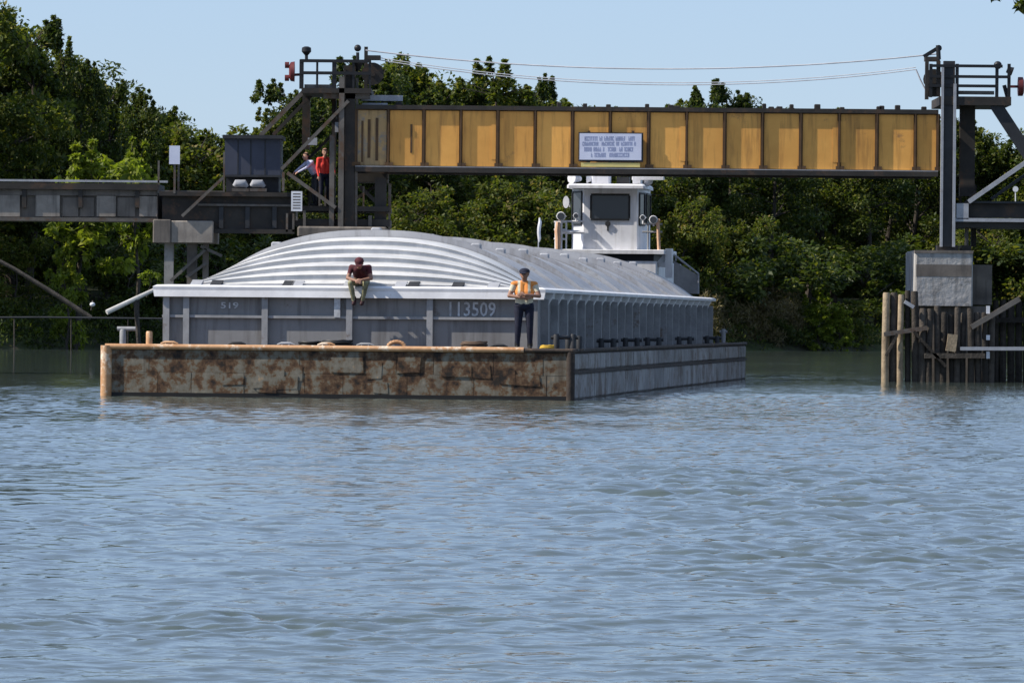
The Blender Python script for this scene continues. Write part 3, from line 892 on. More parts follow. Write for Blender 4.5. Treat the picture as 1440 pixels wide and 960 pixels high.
    if cap_kind:
        mb = MB()
        m_ = 12
        for i in range(5):
            a = math.pi / 2 * i / 4
            for k in range(m_):
                b = 2 * math.pi * k / m_
                rr = 0.112
                mb.v.append(hd + up * (0.055 + 0.085 * math.cos(a)) + (f * math.cos(b) * 1.08 + side * math.sin(b)) * rr * max(0.02, math.sin(a)) - f * 0.01)
        for i in range(4):
            for k in range(m_):
                l = (k + 1) % m_
                mb.f.append((i * m_ + k, (i + 1) * m_ + k, (i + 1) * m_ + l, i * m_ + l)); mb.m.append(0)
        bm_ = [hd + up * 0.055 + f * 0.09 + side * 0.075, hd + up * 0.055 + f * 0.09 - side * 0.075, hd + up * 0.035 + f * 0.18 - side * 0.05, hd + up * 0.035 + f * 0.18 + side * 0.05]
        mb.add(bm_ + [p + up * 0.008 for p in bm_], [(0, 1, 2, 3), (7, 6, 5, 4), (0, 4, 5, 1), (1, 5, 6, 2), (2, 6, 7, 3), (3, 7, 4, 0)])
        mb.build('cap', cap_kind, t, smooth=True)
    return t

M_skin = pmat('skin', (0.42, 0.24, 0.17, 1), (0.36, 0.2, 0.14, 1), 9, 0.55, bump=0)
M_skin2 = pmat('tanned_skin', (0.3, 0.16, 0.11, 1), (0.26, 0.135, 0.09, 1), 9, 0.55, bump=0)
M_navy = pmat('navy_cloth', (0.012, 0.015, 0.035, 1), (0.008, 0.009, 0.02, 1), 9, 0.85, bump=0.2)
M_maroon = pmat('dark_maroon_cloth', (0.1, 0.018, 0.025, 1), (0.035, 0.008, 0.012, 1), 7, 0.85, bump=0.2)
M_maroon2 = pmat('maroon_vest', (0.12, 0.03, 0.04, 1), (0.08, 0.02, 0.028, 1), 7, 0.85, bump=0.2)
M_camo = pmat('drab_cloth', (0.32, 0.3, 0.18, 1), (0.1, 0.1, 0.06, 1), 8, 0.9, bump=0.2)
M_tan = pmat('tan_orange_cloth', (0.75, 0.3, 0.07, 1), (0.6, 0.2, 0.05, 1), 5, 0.85, bump=0.2)
M_hem = pmat('pale_khaki_cloth', (0.6, 0.55, 0.42, 1), (0.45, 0.4, 0.3, 1), 6, 0.85, bump=0.2)
M_orange = pmat('red_orange_cloth', (0.75, 0.06, 0.04, 1), (0.6, 0.045, 0.035, 1), 5, 0.8, bump=0.2)
M_paleblue = pmat('pale_blue_cloth', (0.55, 0.56, 0.72, 1), (0.42, 0.43, 0.58, 1), 5, 0.8, bump=0.2)
M_boot2 = pmat('maroon_boot', (0.045, 0.015, 0.018, 1), None, 6, 0.6, bump=0)
STAND = dict(pelvis=(0, 0.02, 0.98), chest=(0, 0.0, 1.28), neck=(0, 0.02, 1.53), head=(0, -0.03, 1.68),
             shl=(0.2, 0.02, 1.46), shr=(-0.2, 0.02, 1.46), ell=(0.27, -0.02, 1.18), elr=(-0.27, -0.02, 1.18),
             wrl=(0.26, -0.12, 0.94), wrr=(-0.26, -0.12, 0.94), hipl=(0.1, 0.02, 0.93), hipr=(-0.1, 0.02, 0.93),
             knl=(0.115, -0.02, 0.5), knr=(-0.115, -0.01, 0.5), anl=(0.12, 0.02, 0.095), anr=(-0.13, 0.03, 0.095))
arms_folded = dict(STAND, ell=(0.29, -0.06, 1.2), elr=(-0.29, -0.07, 1.2), wrl=(0.02, -0.24, 1.22), wrr=(-0.02, -0.2, 1.16),
                   hdl=(-1, -0.1, 0.05), hdr=(1, -0.15, 0.1), pnl=(0, 1, 0), pnr=(0, 1, 0), face=(-0.25, -1, -0.12))
bpy.context.view_layer.update()
person('standing deckhand in navy trousers and orange vest with arms folded on the rusty bow deck', barge.matrix_basis @ Vector((bxp(734), 0.5, DK + 0.0)), -TH + 0.1,
       arms_folded, dict(skin=M_skin2, top=M_tan, legs=M_navy, feet=M_boot, sleeve='skin', hem=M_hem), 0.0105, M_navy).scale = (1.16, 1.1, 1.02)
sit = dict(pelvis=(0, 0.04, 0.12), chest=(0, -0.14, 0.33), neck=(0, -0.3, 0.45), head=(0, -0.42, 0.51),
           shl=(0.2, -0.23, 0.42), shr=(-0.2, -0.23, 0.42), ell=(0.27, -0.36, 0.17), elr=(-0.27, -0.36, 0.17),
           wrl=(0.07, -0.5, 0.13), wrr=(-0.06, -0.5, 0.11), hdl=(-0.8, -0.5, -0.3), hdr=(0.8, -0.5, -0.3), pnl=(0, 1, -0.3), pnr=(0, 1, -0.3),
           hipl=(0.1, 0.0, 0.1), hipr=(-0.1, 0.0, 0.1), knl=(0.16, -0.42, 0.06), knr=(-0.2, -0.42, 0.06),
           anl=(0.06, -0.32, -0.36), anr=(-0.13, -0.3, -0.36), face=(0.05, -1, -0.75))
person('seated deckhand in a dark maroon top hunched forward on the white barge lip', barge.matrix_basis @ Vector((cxp(508), C0 - 0.02, CZ + 0.25)), -TH,
       sit, dict(skin=M_skin2, top=M_maroon, legs=M_camo, feet=M_boot2, sleeve='skin'), 0.0105, M_maroon)

# ------------------------------------------------------------------ the towboat
TB = (barge.matrix_basis @ Vector((0, BL + 0.6, 0)))
YT = 212.0
c0 = P(858, 449, YT)
boat = thing('towboat', 'white towboat with a tall wheelhouse pushing the barge from behind', 'towboat', (c0.x, YT, 0), -TH)
def tz(py): return P(858, py, YT).z
def tx(px): return (px - 858) / (F / YT)
mb = MB(); mb.cbox((-2.6, -3.5, -1.2), (2.6, 14, 1.0), 0.1); mb.build('hull', M_dark, boat)
mb = MB(); mb.cbox((-2.2, -0.6, 1.0), (1.55, 10, tz(367)), 0.04); mb.build('deckhouse', M_white, boat)
mb = MB(); mb.box((-1.4, 0.0, tz(367)), (1.4, 8, tz(357))); mb.build('upper_deckhouse', M_dark, boat)
for s in (-1, 1):
    mb = MB(); mb.box((s * 2.2 - 0.25, -4.2, 0.2), (s * 2.2 + 0.25, -3.5, 2.6)); mb.build('push_knee', M_black, boat)
mb = MB(); mb.cbox((tx(782), -0.7, tz(357)), (tx(936), 4.5, tz(351)), 0.02); mb.build('bridge_deck', M_white, boat)
# wheelhouse: eight sided, flat front
fx = tx(895); fz0, fz1 = tz(351), tz(266)
poly = [(tx(821), -0.35), (tx(896), -0.35), (tx(905), 0.35), (tx(905), 2.4), (tx(805), 2.4), (tx(801), 0.5)]
mb = MB()
nP = len(poly)
vs = [(x, y, fz0) for x, y in poly] + [(x, y, fz1) for x, y in poly]
mb.add(vs, [tuple(range(nP))[::-1], tuple(range(nP, 2 * nP))] + [(i, (i + 1) % nP, nP + (i + 1) % nP, nP + i) for i in range(nP)])
whs = mb.build('wheelhouse', M_white, boat)
def pane(ax, ay, bx_, by, z0, z1, name='window'):
    """framed window on the wall from a to b"""
    a, b = Vector((ax, ay, 0)), Vector((bx_, by, 0))
    d = (b - a).normalized(); n_ = Vector((d.y, -d.x, 0))
    fr = MB()
    A, B = a + n_ * 0.02, b + n_ * 0.02
    for (p, q) in (((A, z0), (B, z0)), ((A, z1), (B, z1))):
        fr.bar(p[0] + Vector((0, 0, p[1])), q[0] + Vector((0, 0, q[1])), 0.06, 0.05, up=n_)
    for p in (A, B):
        fr.bar(p + Vector((0, 0, z0 + .03)), p + Vector((0, 0, z1 - .03)), 0.06, 0.045, up=n_)
    o = fr.build(name, M_black, boat)
    g = MB()
    vs = [a + n_ * 0.004 + Vector((0, 0, z0)), b + n_ * 0.004 + Vector((0, 0, z0)), b + n_ * 0.004 + Vector((0, 0, z1)), a + n_ * 0.004 + Vector((0, 0, z1))]
    vs += [v + n_ * 0.012 for v in vs]
    g.add(vs, [(4, 5, 6, 7), (0, 1, 5, 4), (1, 2, 6, 5), (2, 3, 7, 6), (3, 0, 4, 7)])
    g.build('pane', M_glass, o)
pane(tx(831), -0.35, tx(885), -0.35, tz(309), tz(274))
pane(tx(802.5), 0.42, tx(818), -0.22, tz(316), tz(270))
pane(tx(898), -0.2, tx(904), 0.25, tz(316), tz(272))
pane(tx(905), 0.6, tx(905), 2.2, tz(312), tz(272))
mb = MB(); mb.cbox((tx(798), -0.68, tz(265.5)), (tx(908), 2.7, tz(259)), 0.06); mb.build('roof', M_white, boat)
# nozzle and vent under the window
mb = MB(); mb.tube([(tx(855), -0.36, tz(315)), (tx(855), -0.42, tz(315))], 0.09, 10); mb.bar((tx(855), -0.37, tz(317)), (tx(855), -0.37, tz(325)), 0.05, 0.04)
mb.build('horn', M_dark, boat)
# gear on the roof
mb = MB(); mb.cbox((tx(829), 0.2, tz(258)), (tx(855), 0.8, tz(244)), 0.05); mb.tube([(tx(822), 0.3, tz(251)), (tx(832), 0.3, tz(251))], [0.16, 0.06], 10)
mb.build('air_conditioner', M_white, boat)
mb = MB(); mb.tube([(tx(806), -0.3, tz(257)), (tx(806), -0.3, tz(254))], 0.05, 8); mb.tube([(tx(806) - 0.05, -0.5, tz(251)), (tx(806) + 0.2, -0.2, tz(252))], [0.19, 0.08], 12)
mb.build('searchlight', M_white, boat, smooth=True)
mb = MB(); mb.tube([(tx(910), -0.1, tz(262)), (tx(910), -0.1, tz(258))], 0.05, 8); mb.ball((tx(910), -0.1, tz(254)), 0.16, 12, 8)
mb.build('searchlight', M_white, boat, smooth=True)
mb = MB(); mb.box((tx(889), -0.3, tz(258)), (tx(900), 0.5, tz(253.1))); mb.cbox((tx(888), -0.3, tz(253)), (tx(933), -0.05, tz(248)), 0.02)
mb.build('radar', M_white, boat)
mb = MB(); mb.tube([(tx(800), 0.1, tz(258)), (tx(796), 0.1, tz(238))], 0.018, 6); mb.build('aerial', M_grey, boat)
mb = MB(); mb.box((tx(862), 0.9, tz(258)), (tx(880), 1.3, tz(248))); mb.build('roof_box', M_dark, boat)
# railings
def rail(x0, x1, y, rows, posts, m, name='railing'):
    mb = MB()
    for py in rows: mb.tube([(x0, y, tz(py)), (x1, y, tz(py))], 0.07 if py == 327 else 0.035, 6)
    for px in posts: mb.tube([(tx(px), y, tz(351)), (tx(px), y, tz(rows[0]))], 0.03, 6)
    return mb.build(name, m, boat)
rail(tx(790), tx(822), -0.5, (312, 327), (797, 806), M_white)
rail(tx(904), tx(932), -0.5, (315, 326), (912,), M_stiff)
mb = MB(); mb.tube([(tx(928), -0.55, tz(352)), (tx(926), -0.55, tz(312)), (tx(929), -0.55, tz(309))], 0.055, 8); mb.build('rail_post', M_peach, boat)
for px, py, r in ((790, 305, 0.15), (811, 304, 0.09), (905, 306, 0.09), (920, 309, 0.14)):
    mb = MB(); mb.tube([(tx(px), -0.5, tz(py + 9)), (tx(px), -0.5, tz(py + 2))], 0.035, 6)
    mb.tube([(tx(px), -0.68, tz(py)), (tx(px), -0.66, tz(py)), (tx(px), -0.42, tz(py)), (tx(px), -0.34, tz(py))], [r * 0.9, r, r * 0.9, r * 0.4], 12)
    mb.bar((tx(px) - r - 0.02, -0.52, tz(py)), (tx(px) + r + 0.02, -0.52, tz(py)), 0.03, 0.05)
    o_ = mb.build('deck_lamp', M_white, boat, smooth=True)
    mb = MB(); mb.tube([(tx(px), -0.689, tz(py)), (tx(px), -0.683, tz(py))], r * 0.8, 12); mb.build('lens', M_glass, o_)
mb = MB()
mb.tube([(tx(796), -0.45, tz(285)), (tx(799), -0.4, tz(285))], [0.2, 0.12], 14); mb.tube([(tx(801), -0.2, tz(292)), (tx(799), -0.2, tz(280))], 0.03, 6)
mb.build('loudhailer', M_pale, boat, smooth=True)
mb = MB()
for px in (783, 790): mb.tube([(tx(px), -0.6, tz(351)), (tx(px), -0.6, tz(312))], 0.045, 8)
for py in (313, 324, 337): mb.tube([(tx(780), -0.6, tz(py)), (tx(797), -0.6, tz(py))], 0.035, 6)
mb.build('rail_corner', M_white, boat)
mb = MB()
mb.tube([(tx(786), -0.66, tz(351)), (tx(786), -0.66, tz(338)), (tx(785), -0.66, tz(325)), (tx(786), -0.66, tz(313))], [0.075, 0.085, 0.09, 0.06], 8)
mb.build('canvas_roll', M_peach, boat, smooth=True, label='peach coloured canvas lashed to the left rail corner')
# stair, bracket and bulwark at the right
mb = MB(); mb.box((tx(936), -0.3, tz(390)), (tx(945), 0.3, tz(349))); mb.bar((tx(925), 0, tz(372)), (tx(940), 0, tz(353)), 0.15, 0.15); mb.box((tx(926), -0.2, tz(375)), (tx(938), 0.2, tz(368)))
mb.build('bracket', M_white, boat)
mb = MB(); a = [(tx(947), 0, tz(366)), (tx(981), 0, tz(386)), (tx(981), 0, tz(412)), (tx(947), 0, tz(412))]
mb.add(a + [(x, 0.08, z) for x, y, z in a], [(3, 2, 1, 0), (4, 5, 6, 7), (0, 1, 5, 4), (1, 2, 6, 5), (2, 3, 7, 6), (3, 0, 4, 7)])
mb.build('bulwark', M_stiff, boat)
mb = MB(); mb.tube([(tx(947), -0.02, tz(357)), (tx(982), -0.02, tz(384)), (tx(982), -0.02, tz(412))], 0.035, 6); mb.tube([(tx(950), -0.02, tz(366)), (tx(950), -0.02, tz(358))], 0.03, 6); mb.build('stair_rail', M_pale, boat)

# ------------------------------------------------------------------ the lift bridge
BY = 203.0
S = F / BY
def bx(mb, x0, x1, y0, y1, Y=BY, depth=0.3, mi=0, c=None):
    """upright box whose front face covers the photograph's rectangle x0..x1, y0..y1 at distance Y"""
    xm, ym = (x0 + x1) / 2, (y0 + y1) / 2
    X0, X1 = P(x0, ym, Y).x, P(x1, ym, Y).x
    Z0, Z1 = P(xm, y1, Y).z, P(xm, y0, Y).z
    if c: mb.cbox((X0, Y, Z0), (X1, Y + depth, Z1), c, mi)
    else: mb.box((X0, Y, Z0), (X1, Y + depth, Z1), mi)
    return mb
def wb(name, m, parent, rects, label=None):
    mb = MB()
    for r in rects: bx(mb, *r)
    return mb.build(name, m, parent, world=True, label=label)
def pbar(mb, a, b, wpx, Y=BY, depth=0.2, Yb=None):
    mb.bar(P(a[0], a[1], Y), P(b[0], b[1], Yb or Y), wpx / S, depth)
    return mb

o0 = P(909, 246, BY)
span = thing('lift_span', 'ochre yellow plate girder span with rusty stiffeners raised over the barge', 'bridge span', (o0.x, BY, o0.z))
ZT, ZT2 = P(909, 151, BY).z, P(909, 157, BY).z
ZB1, ZB0 = P(909, 237.5, BY).z, P(909, 245, BY).z
XL, XR = P(500, 200, BY).x, P(1319, 200, BY).x
def spanbox(name, m, a, b, label=None):
    mb = MB(); mb.box(a, b); return mb.build(name, m, span, world=True, label=label)
for k, y in enumerate((BY, BY + 3.4)):
    spanbox('top_flange', M_steel, (XL, y - 0.12, ZT2), (XR, y + 0.12, ZT))
    spanbox('bottom_flange', M_steel, (XL, y - 0.17, ZB0), (XR, y + 0.17, ZB1 - 0.01))
spanbox('web', M_stiffdark, (XL, BY + 0.01, ZB1 - 0.01), (XR, BY + 0.04, ZT2))
spanbox('web', M_yellow, (XL, BY + 3.39, ZB1 - 0.01), (XR, BY + 3.42, ZT2))
spanbox('bottom_lip', M_pale, (XL, BY - 0.165, ZB1 - 0.01), (XR, BY - 0.01, ZB1 + 0.012))
spanbox('deck', M_wood, (XL, BY + 0.25, ZT2 - 0.3), (XR, BY + 3.15, ZT2 - 0.02))
st = [500, 546, 596, 648, 700, 752.5, 805, 858, 912, 965.5, 1019, 1072, 1126, 1180, 1233, 1287, 1319]
for i, (a, b) in enumerate(zip(st, st[1:])):
    Xa, Xb = P(a, 197, BY).x, P(b, 197, BY).x
    mb = MB(); g = 0.05
    mb.cbox((Xa + g, BY - 0.018, ZB1 + 0.03), (Xb - g, BY + 0.008, ZT2 - 0.03), 0.008)
    mb.build('web_panel', M_ochre_worn if i == 0 else M_yellow, span, world=True, label='stained grey end panel' if i == 0 else None)
for i, a in enumerate(st):
    Xa = P(a, 197, BY).x
    hw = 0.04 if i % 2 else 0.06
    mb = MB(); mb.box((Xa - hw, BY - 0.06, ZB1 + 0.012), (Xa + hw, BY - 0.005, ZT2 - 0.002)); mb.box((Xa - 0.018, BY - 0.115, ZB1 + 0.014), (Xa + 0.018, BY - 0.06, ZT2 - 0.004))
    mb.box((Xa - 0.1, BY - 0.11, ZB1 + 0.013), (Xa + 0.16, BY - 0.064, ZB1 + 0.13))
    mb.build('stiffener', M_stiffdark, span, world=True)
for px in (700, 965.5, 1180):
    Xa = P(px, 197, BY).x
    spanbox('splice_plate', M_yellow, (Xa - 0.2, BY - 0.028, ZB1 + 0.25), (Xa + 0.2, BY - 0.019, ZT2 - 0.25))
for (x0, x1, y0, y1) in ((517, 521, 168, 222), (528, 532, 166, 226), (508, 511, 170, 228), (577, 580, 175, 215)):
    wb('rust_strap', M_stiffdark, span, [(x0, x1, y0, y1, BY - 0.03, 0.02)])
for px in (560, 786, 823, 857, 911, 944, 952, 1075, 1086, 1096, 1114, 1150, 1184, 1236, 1242, 1262, 1300):
    X = P(px, 147, BY).x
    mb = MB(); h = rng.uniform(0.06, 0.16); mb.cbox((X - rng.uniform(.05, .12), BY + 0.3, ZT - 0.01), (X + rng.uniform(.05, .12), BY + 0.55, ZT + h), 0.02)
    mb.build('rail_clip', M_steel, span, world=True)
wb('walkway_plate', M_pale, span, [(508, 566, 134, 142, BY + 0.3, 0.6), (509, 545, 145, 148, BY + 0.28, 0.5)])
for y in (BY + 1.0, BY + 2.4):
    spanbox('rail', M_grey, (XL, y - 0.04, ZT2 - 0.02), (XR, y + 0.04, ZT + 0.02))

# the sign on the girder: four lines of small dark blue print too fine to read
sg = P(858.5, 225, BY)
sign = thing('bridge_sign', 'white notice board with four lines of blue print hung on the ochre girder', 'sign', (sg.x, BY, sg.z))
wb('board', M_sign, sign, [(815, 902, 188, 225, BY - 0.2, 0.03)])
wb('board_frame', M_dark, sign, [(813.5, 904.5, 186.5, 227.5, BY - 0.168, 0.025)])
wb('hanger', M_stiffdark, sign, [(826, 830, 184, 230, BY - 0.142, 0.07), (888, 892, 184, 230, BY - 0.142, 0.07)])
wb('lower_strip', M_strip, sign, [(817, 900, 229, 235, BY - 0.17, 0.02)])
lr = random.Random(4)
for (xa, xb, ya, yb) in ((822, 893, 192, 198), (819, 896, 199.5, 205), (819, 896, 207, 213), (831, 885, 215, 221)):
    mb = MB()
    x = xa
    while x < xb - 2:
        if lr.random() < 0.14: x += 2.2; continue
        cw = lr.uniform(1.5, 2.1)
        k = lr.randrange(5)
        st_ = [(x, x + 0.6, ya, yb)] if k != 2 else []
        if k in (0, 2): st_ += [(x + 0.9 if k == 0 else x, x + cw, ya, ya + 1.4)]
        if k in (1, 3): st_ += [(x + cw - 0.6, x + cw, ya, yb)]
        if k in (0, 4): st_ += [(x + 0.9, x + cw, yb - 1.4, yb)]
        if k in (3, 4, 1): st_ += [(x + 0.9, x + cw - (0.9 if k in (1, 3) else 0), (ya + yb) / 2 - 0.7, (ya + yb) / 2 + 0.7)]
        if k == 2: st_ += [(x + cw / 2 - 0.5, x + cw / 2 + 0.5, ya + 1.4, yb)]
        for s_ in st_: bx(mb, s_[0], s_[1], s_[2], s_[3], BY - 0.2035, 0.003)
        x += cw + 0.5
    mb.build('print_line', M_ink, sign, world=True)['kind'] = 'stuff'

# ---- left tower
o0 = P(480, 325, BY)
lt = thing('bridge_tower', 'dark steel lift tower left of the ochre span with a railed platform on top', 'tower', (o0.x, BY, o0.z - 0.2))
YB2 = BY + 3.4
for (x0, x1, y0, y1, Y, m) in ((485, 499, 92, 330, BY - 0.1, M_steel), (476, 483.5, 108, 330, BY - 0.3, M_grey), (463, 470, 190, 330, BY - 0.2, M_grey), (499.5, 503, 110, 330, BY - 0.05, M_grey),
                               (482, 498, 92, 330, YB2, M_steel), (425, 436, 125, 210, YB2, M_steel), (466, 472, 120, 330, YB2, M_steel)):
    wb('column', m, lt, [(x0, x1, y0, y1, Y, 0.3)])
for (a, b, wpx, Y, m) in (((428, 128), (366, 191), 6, BY + 1.6, M_grey), ((440, 132), (384, 190), 5, YB2 - 0.5, M_steel), ((490, 142), (396, 238), 4.5, BY - 0.25, M_grey), ((497, 160), (405, 252), 4, YB2 - 0.2, M_steel),
                         ((404, 243), (472, 292), 5, BY - 0.25, M_grey), ((480, 150), (466, 200), 4, BY + 1, M_steel), ((470, 300), (545, 250), 4, BY + 1.2, M_steel), ((506, 262), (545, 300), 5, BY + 1.0, M_grey)):
    mb = MB(); pbar(mb, a, b, wpx, Y, 0.16); mb.build('brace', m, lt, world=True)
# sheave beams and platform
wb('platform', M_steel, lt, [(424, 522, 124, 131, BY - 0.3, 4.2)])
wb('platform_beam', M_grey, lt, [(428, 470, 119, 124, BY - 0.2, 0.2), (455, 520, 131, 139, BY - 0.1, 0.25)])
for x in (424, 446, 470, 497, 520):
    wb('rail_post', M_black, lt, [(x - (3 if x in (424, 470) else 1.5), x + (3 if x in (424, 470) else 1.5), 84, 125, BY - 0.28, 0.12)])
for y in (86, 103):
    wb('rail', M_black, lt, [(422, 522, y - 2.2, y + 2.2, BY - 0.31, 0.1)])
    wb('rail', M_black, lt, [(424, 520, y - 2, y + 2, BY + 3.7, 0.06)])
for (x, ytop, m) in ((431, 66, M_black), (503, 64, M_black)):
    mb = MB()
    p = P(x, 84, BY); q = P(x, ytop + 10, BY)
    mb.tube([p, q], 0.05, 8)
    if x == 431:
        r = 6.8 / S
        c = P(x, 72, BY)
        mb.tube([c + Vector((0, 0, -0.16)), c + Vector((0, 0, -0.02)), c + Vector((0, 0, 0.1)), c + Vector((0, 0, 0.14))], [0.03, r, r * 0.95, 0.06], 12)
    else:
        mb.ball(P(x, 68, BY), 5 / S, 12, 8); mb.tube([P(x, 88, BY), P(x, 100, BY)], [0.2, 0.05], 10)
    mb.build('navigation_lamp', m, lt, world=True, smooth=True)
mb = MB()
c = P(408, 101, BY)
mb.tube([c + Vector((0.14, 0, 0)), c + Vector((0.02, 0, 0)), c + Vector((-0.03, 0, 0))], [0.32, 0.3, 0.2], 14)
for dz in (-0.2, 0.2): mb.tube([c + Vector((-0.03, -0.05, dz)), c + Vector((-0.16, -0.05, dz))], 0.1, 10)
mb.bar(c + Vector((0.1, 0, -0.1)), P(425, 105, BY), 0.08, 0.08)
mb.build('signal_lamp', M_red, lt, world=True, smooth=True, label='dull red signal lamp at the end of the platform')
mb = MB()
mb.tube([P(524, 104, BY + 0.6), P(524, 104, BY + 1.0)], 16 / S, 18); mb.tube([P(524, 104, BY + 0.55), P(524, 104, BY + 1.1)], 4 / S, 10)
mb.build('sheave', M_steel, lt, world=True, smooth=True)
wb('sheave_bracket', M_steel, lt, [(516, 535, 78, 84, BY + 0.5, 0.7), (512, 517, 66, 132, BY + 0.6, 0.2)])
for r in ((433, 446, 194, 204, BY + 0.2, 0.05), (471, 476, 172, 186, BY + 0.5, 0.05)): wb('knuckle_plate', M_pale, lt, [r])
# base beams
for r in ((414, 548, 290, 297, BY, 3.4), (414, 548, 308, 318, BY + 0.05, 3.3), (499, 545, 244, 256, BY + 0.6, 2.2)):
    wb('base_beam', M_steel, lt, [r])
for r in ((527, 543, 250, 330, BY + 0.2, 0.35), (546, 550, 258, 300, BY + 0.4, 0.1), (402, 405, 300, 326, BY - 0.1, 0.1), (411, 414, 300, 326, BY - 0.1, 0.1), (426, 430, 296, 326, BY - 0.1, 0.1), (546, 549, 300, 330, BY + 0.1, 0.08), (518, 523, 303, 318, BY - 0.05, 0.1), (396.5, 400, 242, 269, BY - 0.3, 0.12)):
    wb('post', M_steel if r[1] - r[0] > 6 else M_grey, lt, [r])
for x in (448, 456, 510): wb('conduit', M_grey, lt, [(x, x + 2.5, 262, 300, BY + 0.5, 0.1)])
# pier under it
o1 = P(480, 530, BY)
lp = thing('bridge_pier', 'dark concrete pier under the left lift tower beside the barge', 'pier', (o1.x, BY + 2, 0))
mb = MB(); bx(mb, 418, 544, 318.5, 332, BY - 0.4, 5.2, c=0.05); bx(mb, 424, 541, 332, 600, BY - 0.2, 4.8)
mb.build('shaft', M_conc2, lp, world=True)

# ---- control cabin and left approach
o0 = P(355, 270, BY + 1)
cab = thing('control_cabin', 'slate blue bridge control cabin on the deck left of the tower', 'cabin', (o0.x, BY + 1, o0.z))
mb = MB(); bx(mb, 316, 394, 195, 248, BY + 0.6, 2.4); mb.build('wall', M_cabin, cab, world=True)
wb('roof', M_dark, cab, [(313, 397, 190, 195, BY + 0.4, 2.9)])
wb('skirt', M_dark, cab, [(318, 392, 248.2, 270, BY + 0.9, 1.8)])
for x in (334, 352, 372): wb('seam', M_dark, cab, [(x, x + 1.5, 197, 246, BY + 0.585, 0.013)])
wb('sill', M_dark, cab, [(315, 395, 246, 249, BY + 0.55, 0.2)])
for px in (338, 362):
    mb = MB(); c = P(px, 262, BY + 0.4)
    mb.tube([c + Vector((-0.2, 0, 0)), c + Vector((-0.13, 0, 0.08)), c + Vector((0.13, 0, 0.08)), c + Vector((0.22, 0, -0.02))], [0.06, 0.13, 0.13, 0.06], 10)
    t_ = thing('machine_drum', 'pale rounded machine drum under the blue cabin, %s one' % ('left' if px < 350 else 'right'), 'machinery', (c.x, c.y, c.z - 0.13))
    mb.build('drum', M_pale, t_, world=True, smooth=True)
    mb = MB(); bx(mb, px - 12, px + 13, 265, 269.5, BY + 0.25, 0.35); mb.build('bed_plate', M_grey, t_, world=True)

ap = thing('approach_span', 'dark steel approach girder carrying the blue cabin', 'bridge span', tuple(P(330, 320, BY)))
for nm, m, r in (('top_flange', M_steel, (224, 416, 270, 276, BY - 0.15, 3.8)), ('web', M_steel, (228, 414, 276, 322, BY + 0.1, 0.08)), ('flange_light', M_grey, (278, 412, 287, 290, BY - 0.02, 0.1)),
                 ('bottom_flange', M_steel, (228, 414, 322, 328, BY - 0.1, 0.5)), ('web', M_steel, (228, 414, 276, 322, BY + 3.2, 0.08))):
    wb(nm, m, ap, [r])
for x in (345, 383, 308): wb('stiffener', M_dark, ap, [(x, x + 6, 291, 321, BY - 0.0, 0.09)])
mb = MB(); pbar(mb, (256, 304), (314, 250), 4, BY - 0.3, 0.12); mb.build('brace', M_grey, ap, world=True)
for x in (223, 251, 315): wb('rail_post', M_grey, ap, [(x - 1.3, x + 1.3, 226 if x == 223 else 214, 272, BY - 0.1, 0.08)])
wb('railing', M_grey, ap, [(223, 315, 268, 270, BY - 0.09, 0.06)])

fs_ = thing('approach_span', 'stained concrete approach span with recessed panels at the left edge', 'bridge span', tuple(P(100, 310, BY)))
wb('beam', M_conc2, fs_, [(-240, 222, 266, 309, BY + 0.12, 3.4)])
wb('deck_slab', M_steel, fs_, [(-240, 222, 256.5, 265.5, BY - 0.15, 3.9)])
wb('bottom_edge', M_grey, fs_, [(-240, 222, 305, 310, BY - 0.05, 0.2)])
wb('top_band', M_conc2, fs_, [(-240, 222, 266, 274, BY + 0.0, 0.12)])
for (a, b) in ((-140, -110), (-90, -60), (-40, -10), (0, 28), (50, 84), (136, 163), (196, 221)):
    wb('panel', M_approach, fs_, [(a, b, 274.5, 304.5, BY + 0.0, 0.12)])
for (a, b) in ((88, 110), (113, 132), (165, 190)):
    wb('panel', M_conc2, fs_, [(a, b, 278, 304.5, BY + 0.06, 0.06)])
for a in (-100, -50, 31, 110, 190):
    wb('diaphragm', M_steel, fs_, [(a, a + 6, 262, 292, BY - 0.1, 0.2)])
wb('pipe_rail', M_pale, fs_, [(-240, 236, 252, 255, BY - 0.1, 0.07)])
for a in (-200, -120, -40, 40, 120, 200): wb('rail_post', M_grey, fs_, [(a, a + 2, 252, 258, BY - 0.03, 0.07)])

pr_ = thing('bridge_pier', 'concrete pier cap on timber legs under the left approach', 'pier', (P(256, 340, BY).x, BY + 1.5, 0))
mb = MB(); bx(mb, 215, 240, 308.5, 341, BY - 0.3, 4.2, c=0.03); mb.build('cap', M_conc2, pr_, world=True)
mb = MB(); bx(mb, 240.3, 300, 310.5, 341, BY - 0.25, 4.1, c=0.03); mb.build('cap', M_approach, pr_, world=True)
for (a, b, m) in ((230, 243, M_conc), (262, 276, M_conc2), (284, 292, M_conc2)):
    for dy in (0.2, 2.8):
        mb = MB(); bx(mb, a, b, 341.2, 600, BY + dy, 0.35); mb.build('leg', m, pr_, world=True)
for (a, b) in (((282, 346), (312, 360)), ((240, 395), (290, 350)), ((262, 390), (290, 370))):
    mb = MB(); pbar(mb, a, b, 4, BY + 0.05, 0.12); mb.build('brace', M_grey, pr_, world=True)

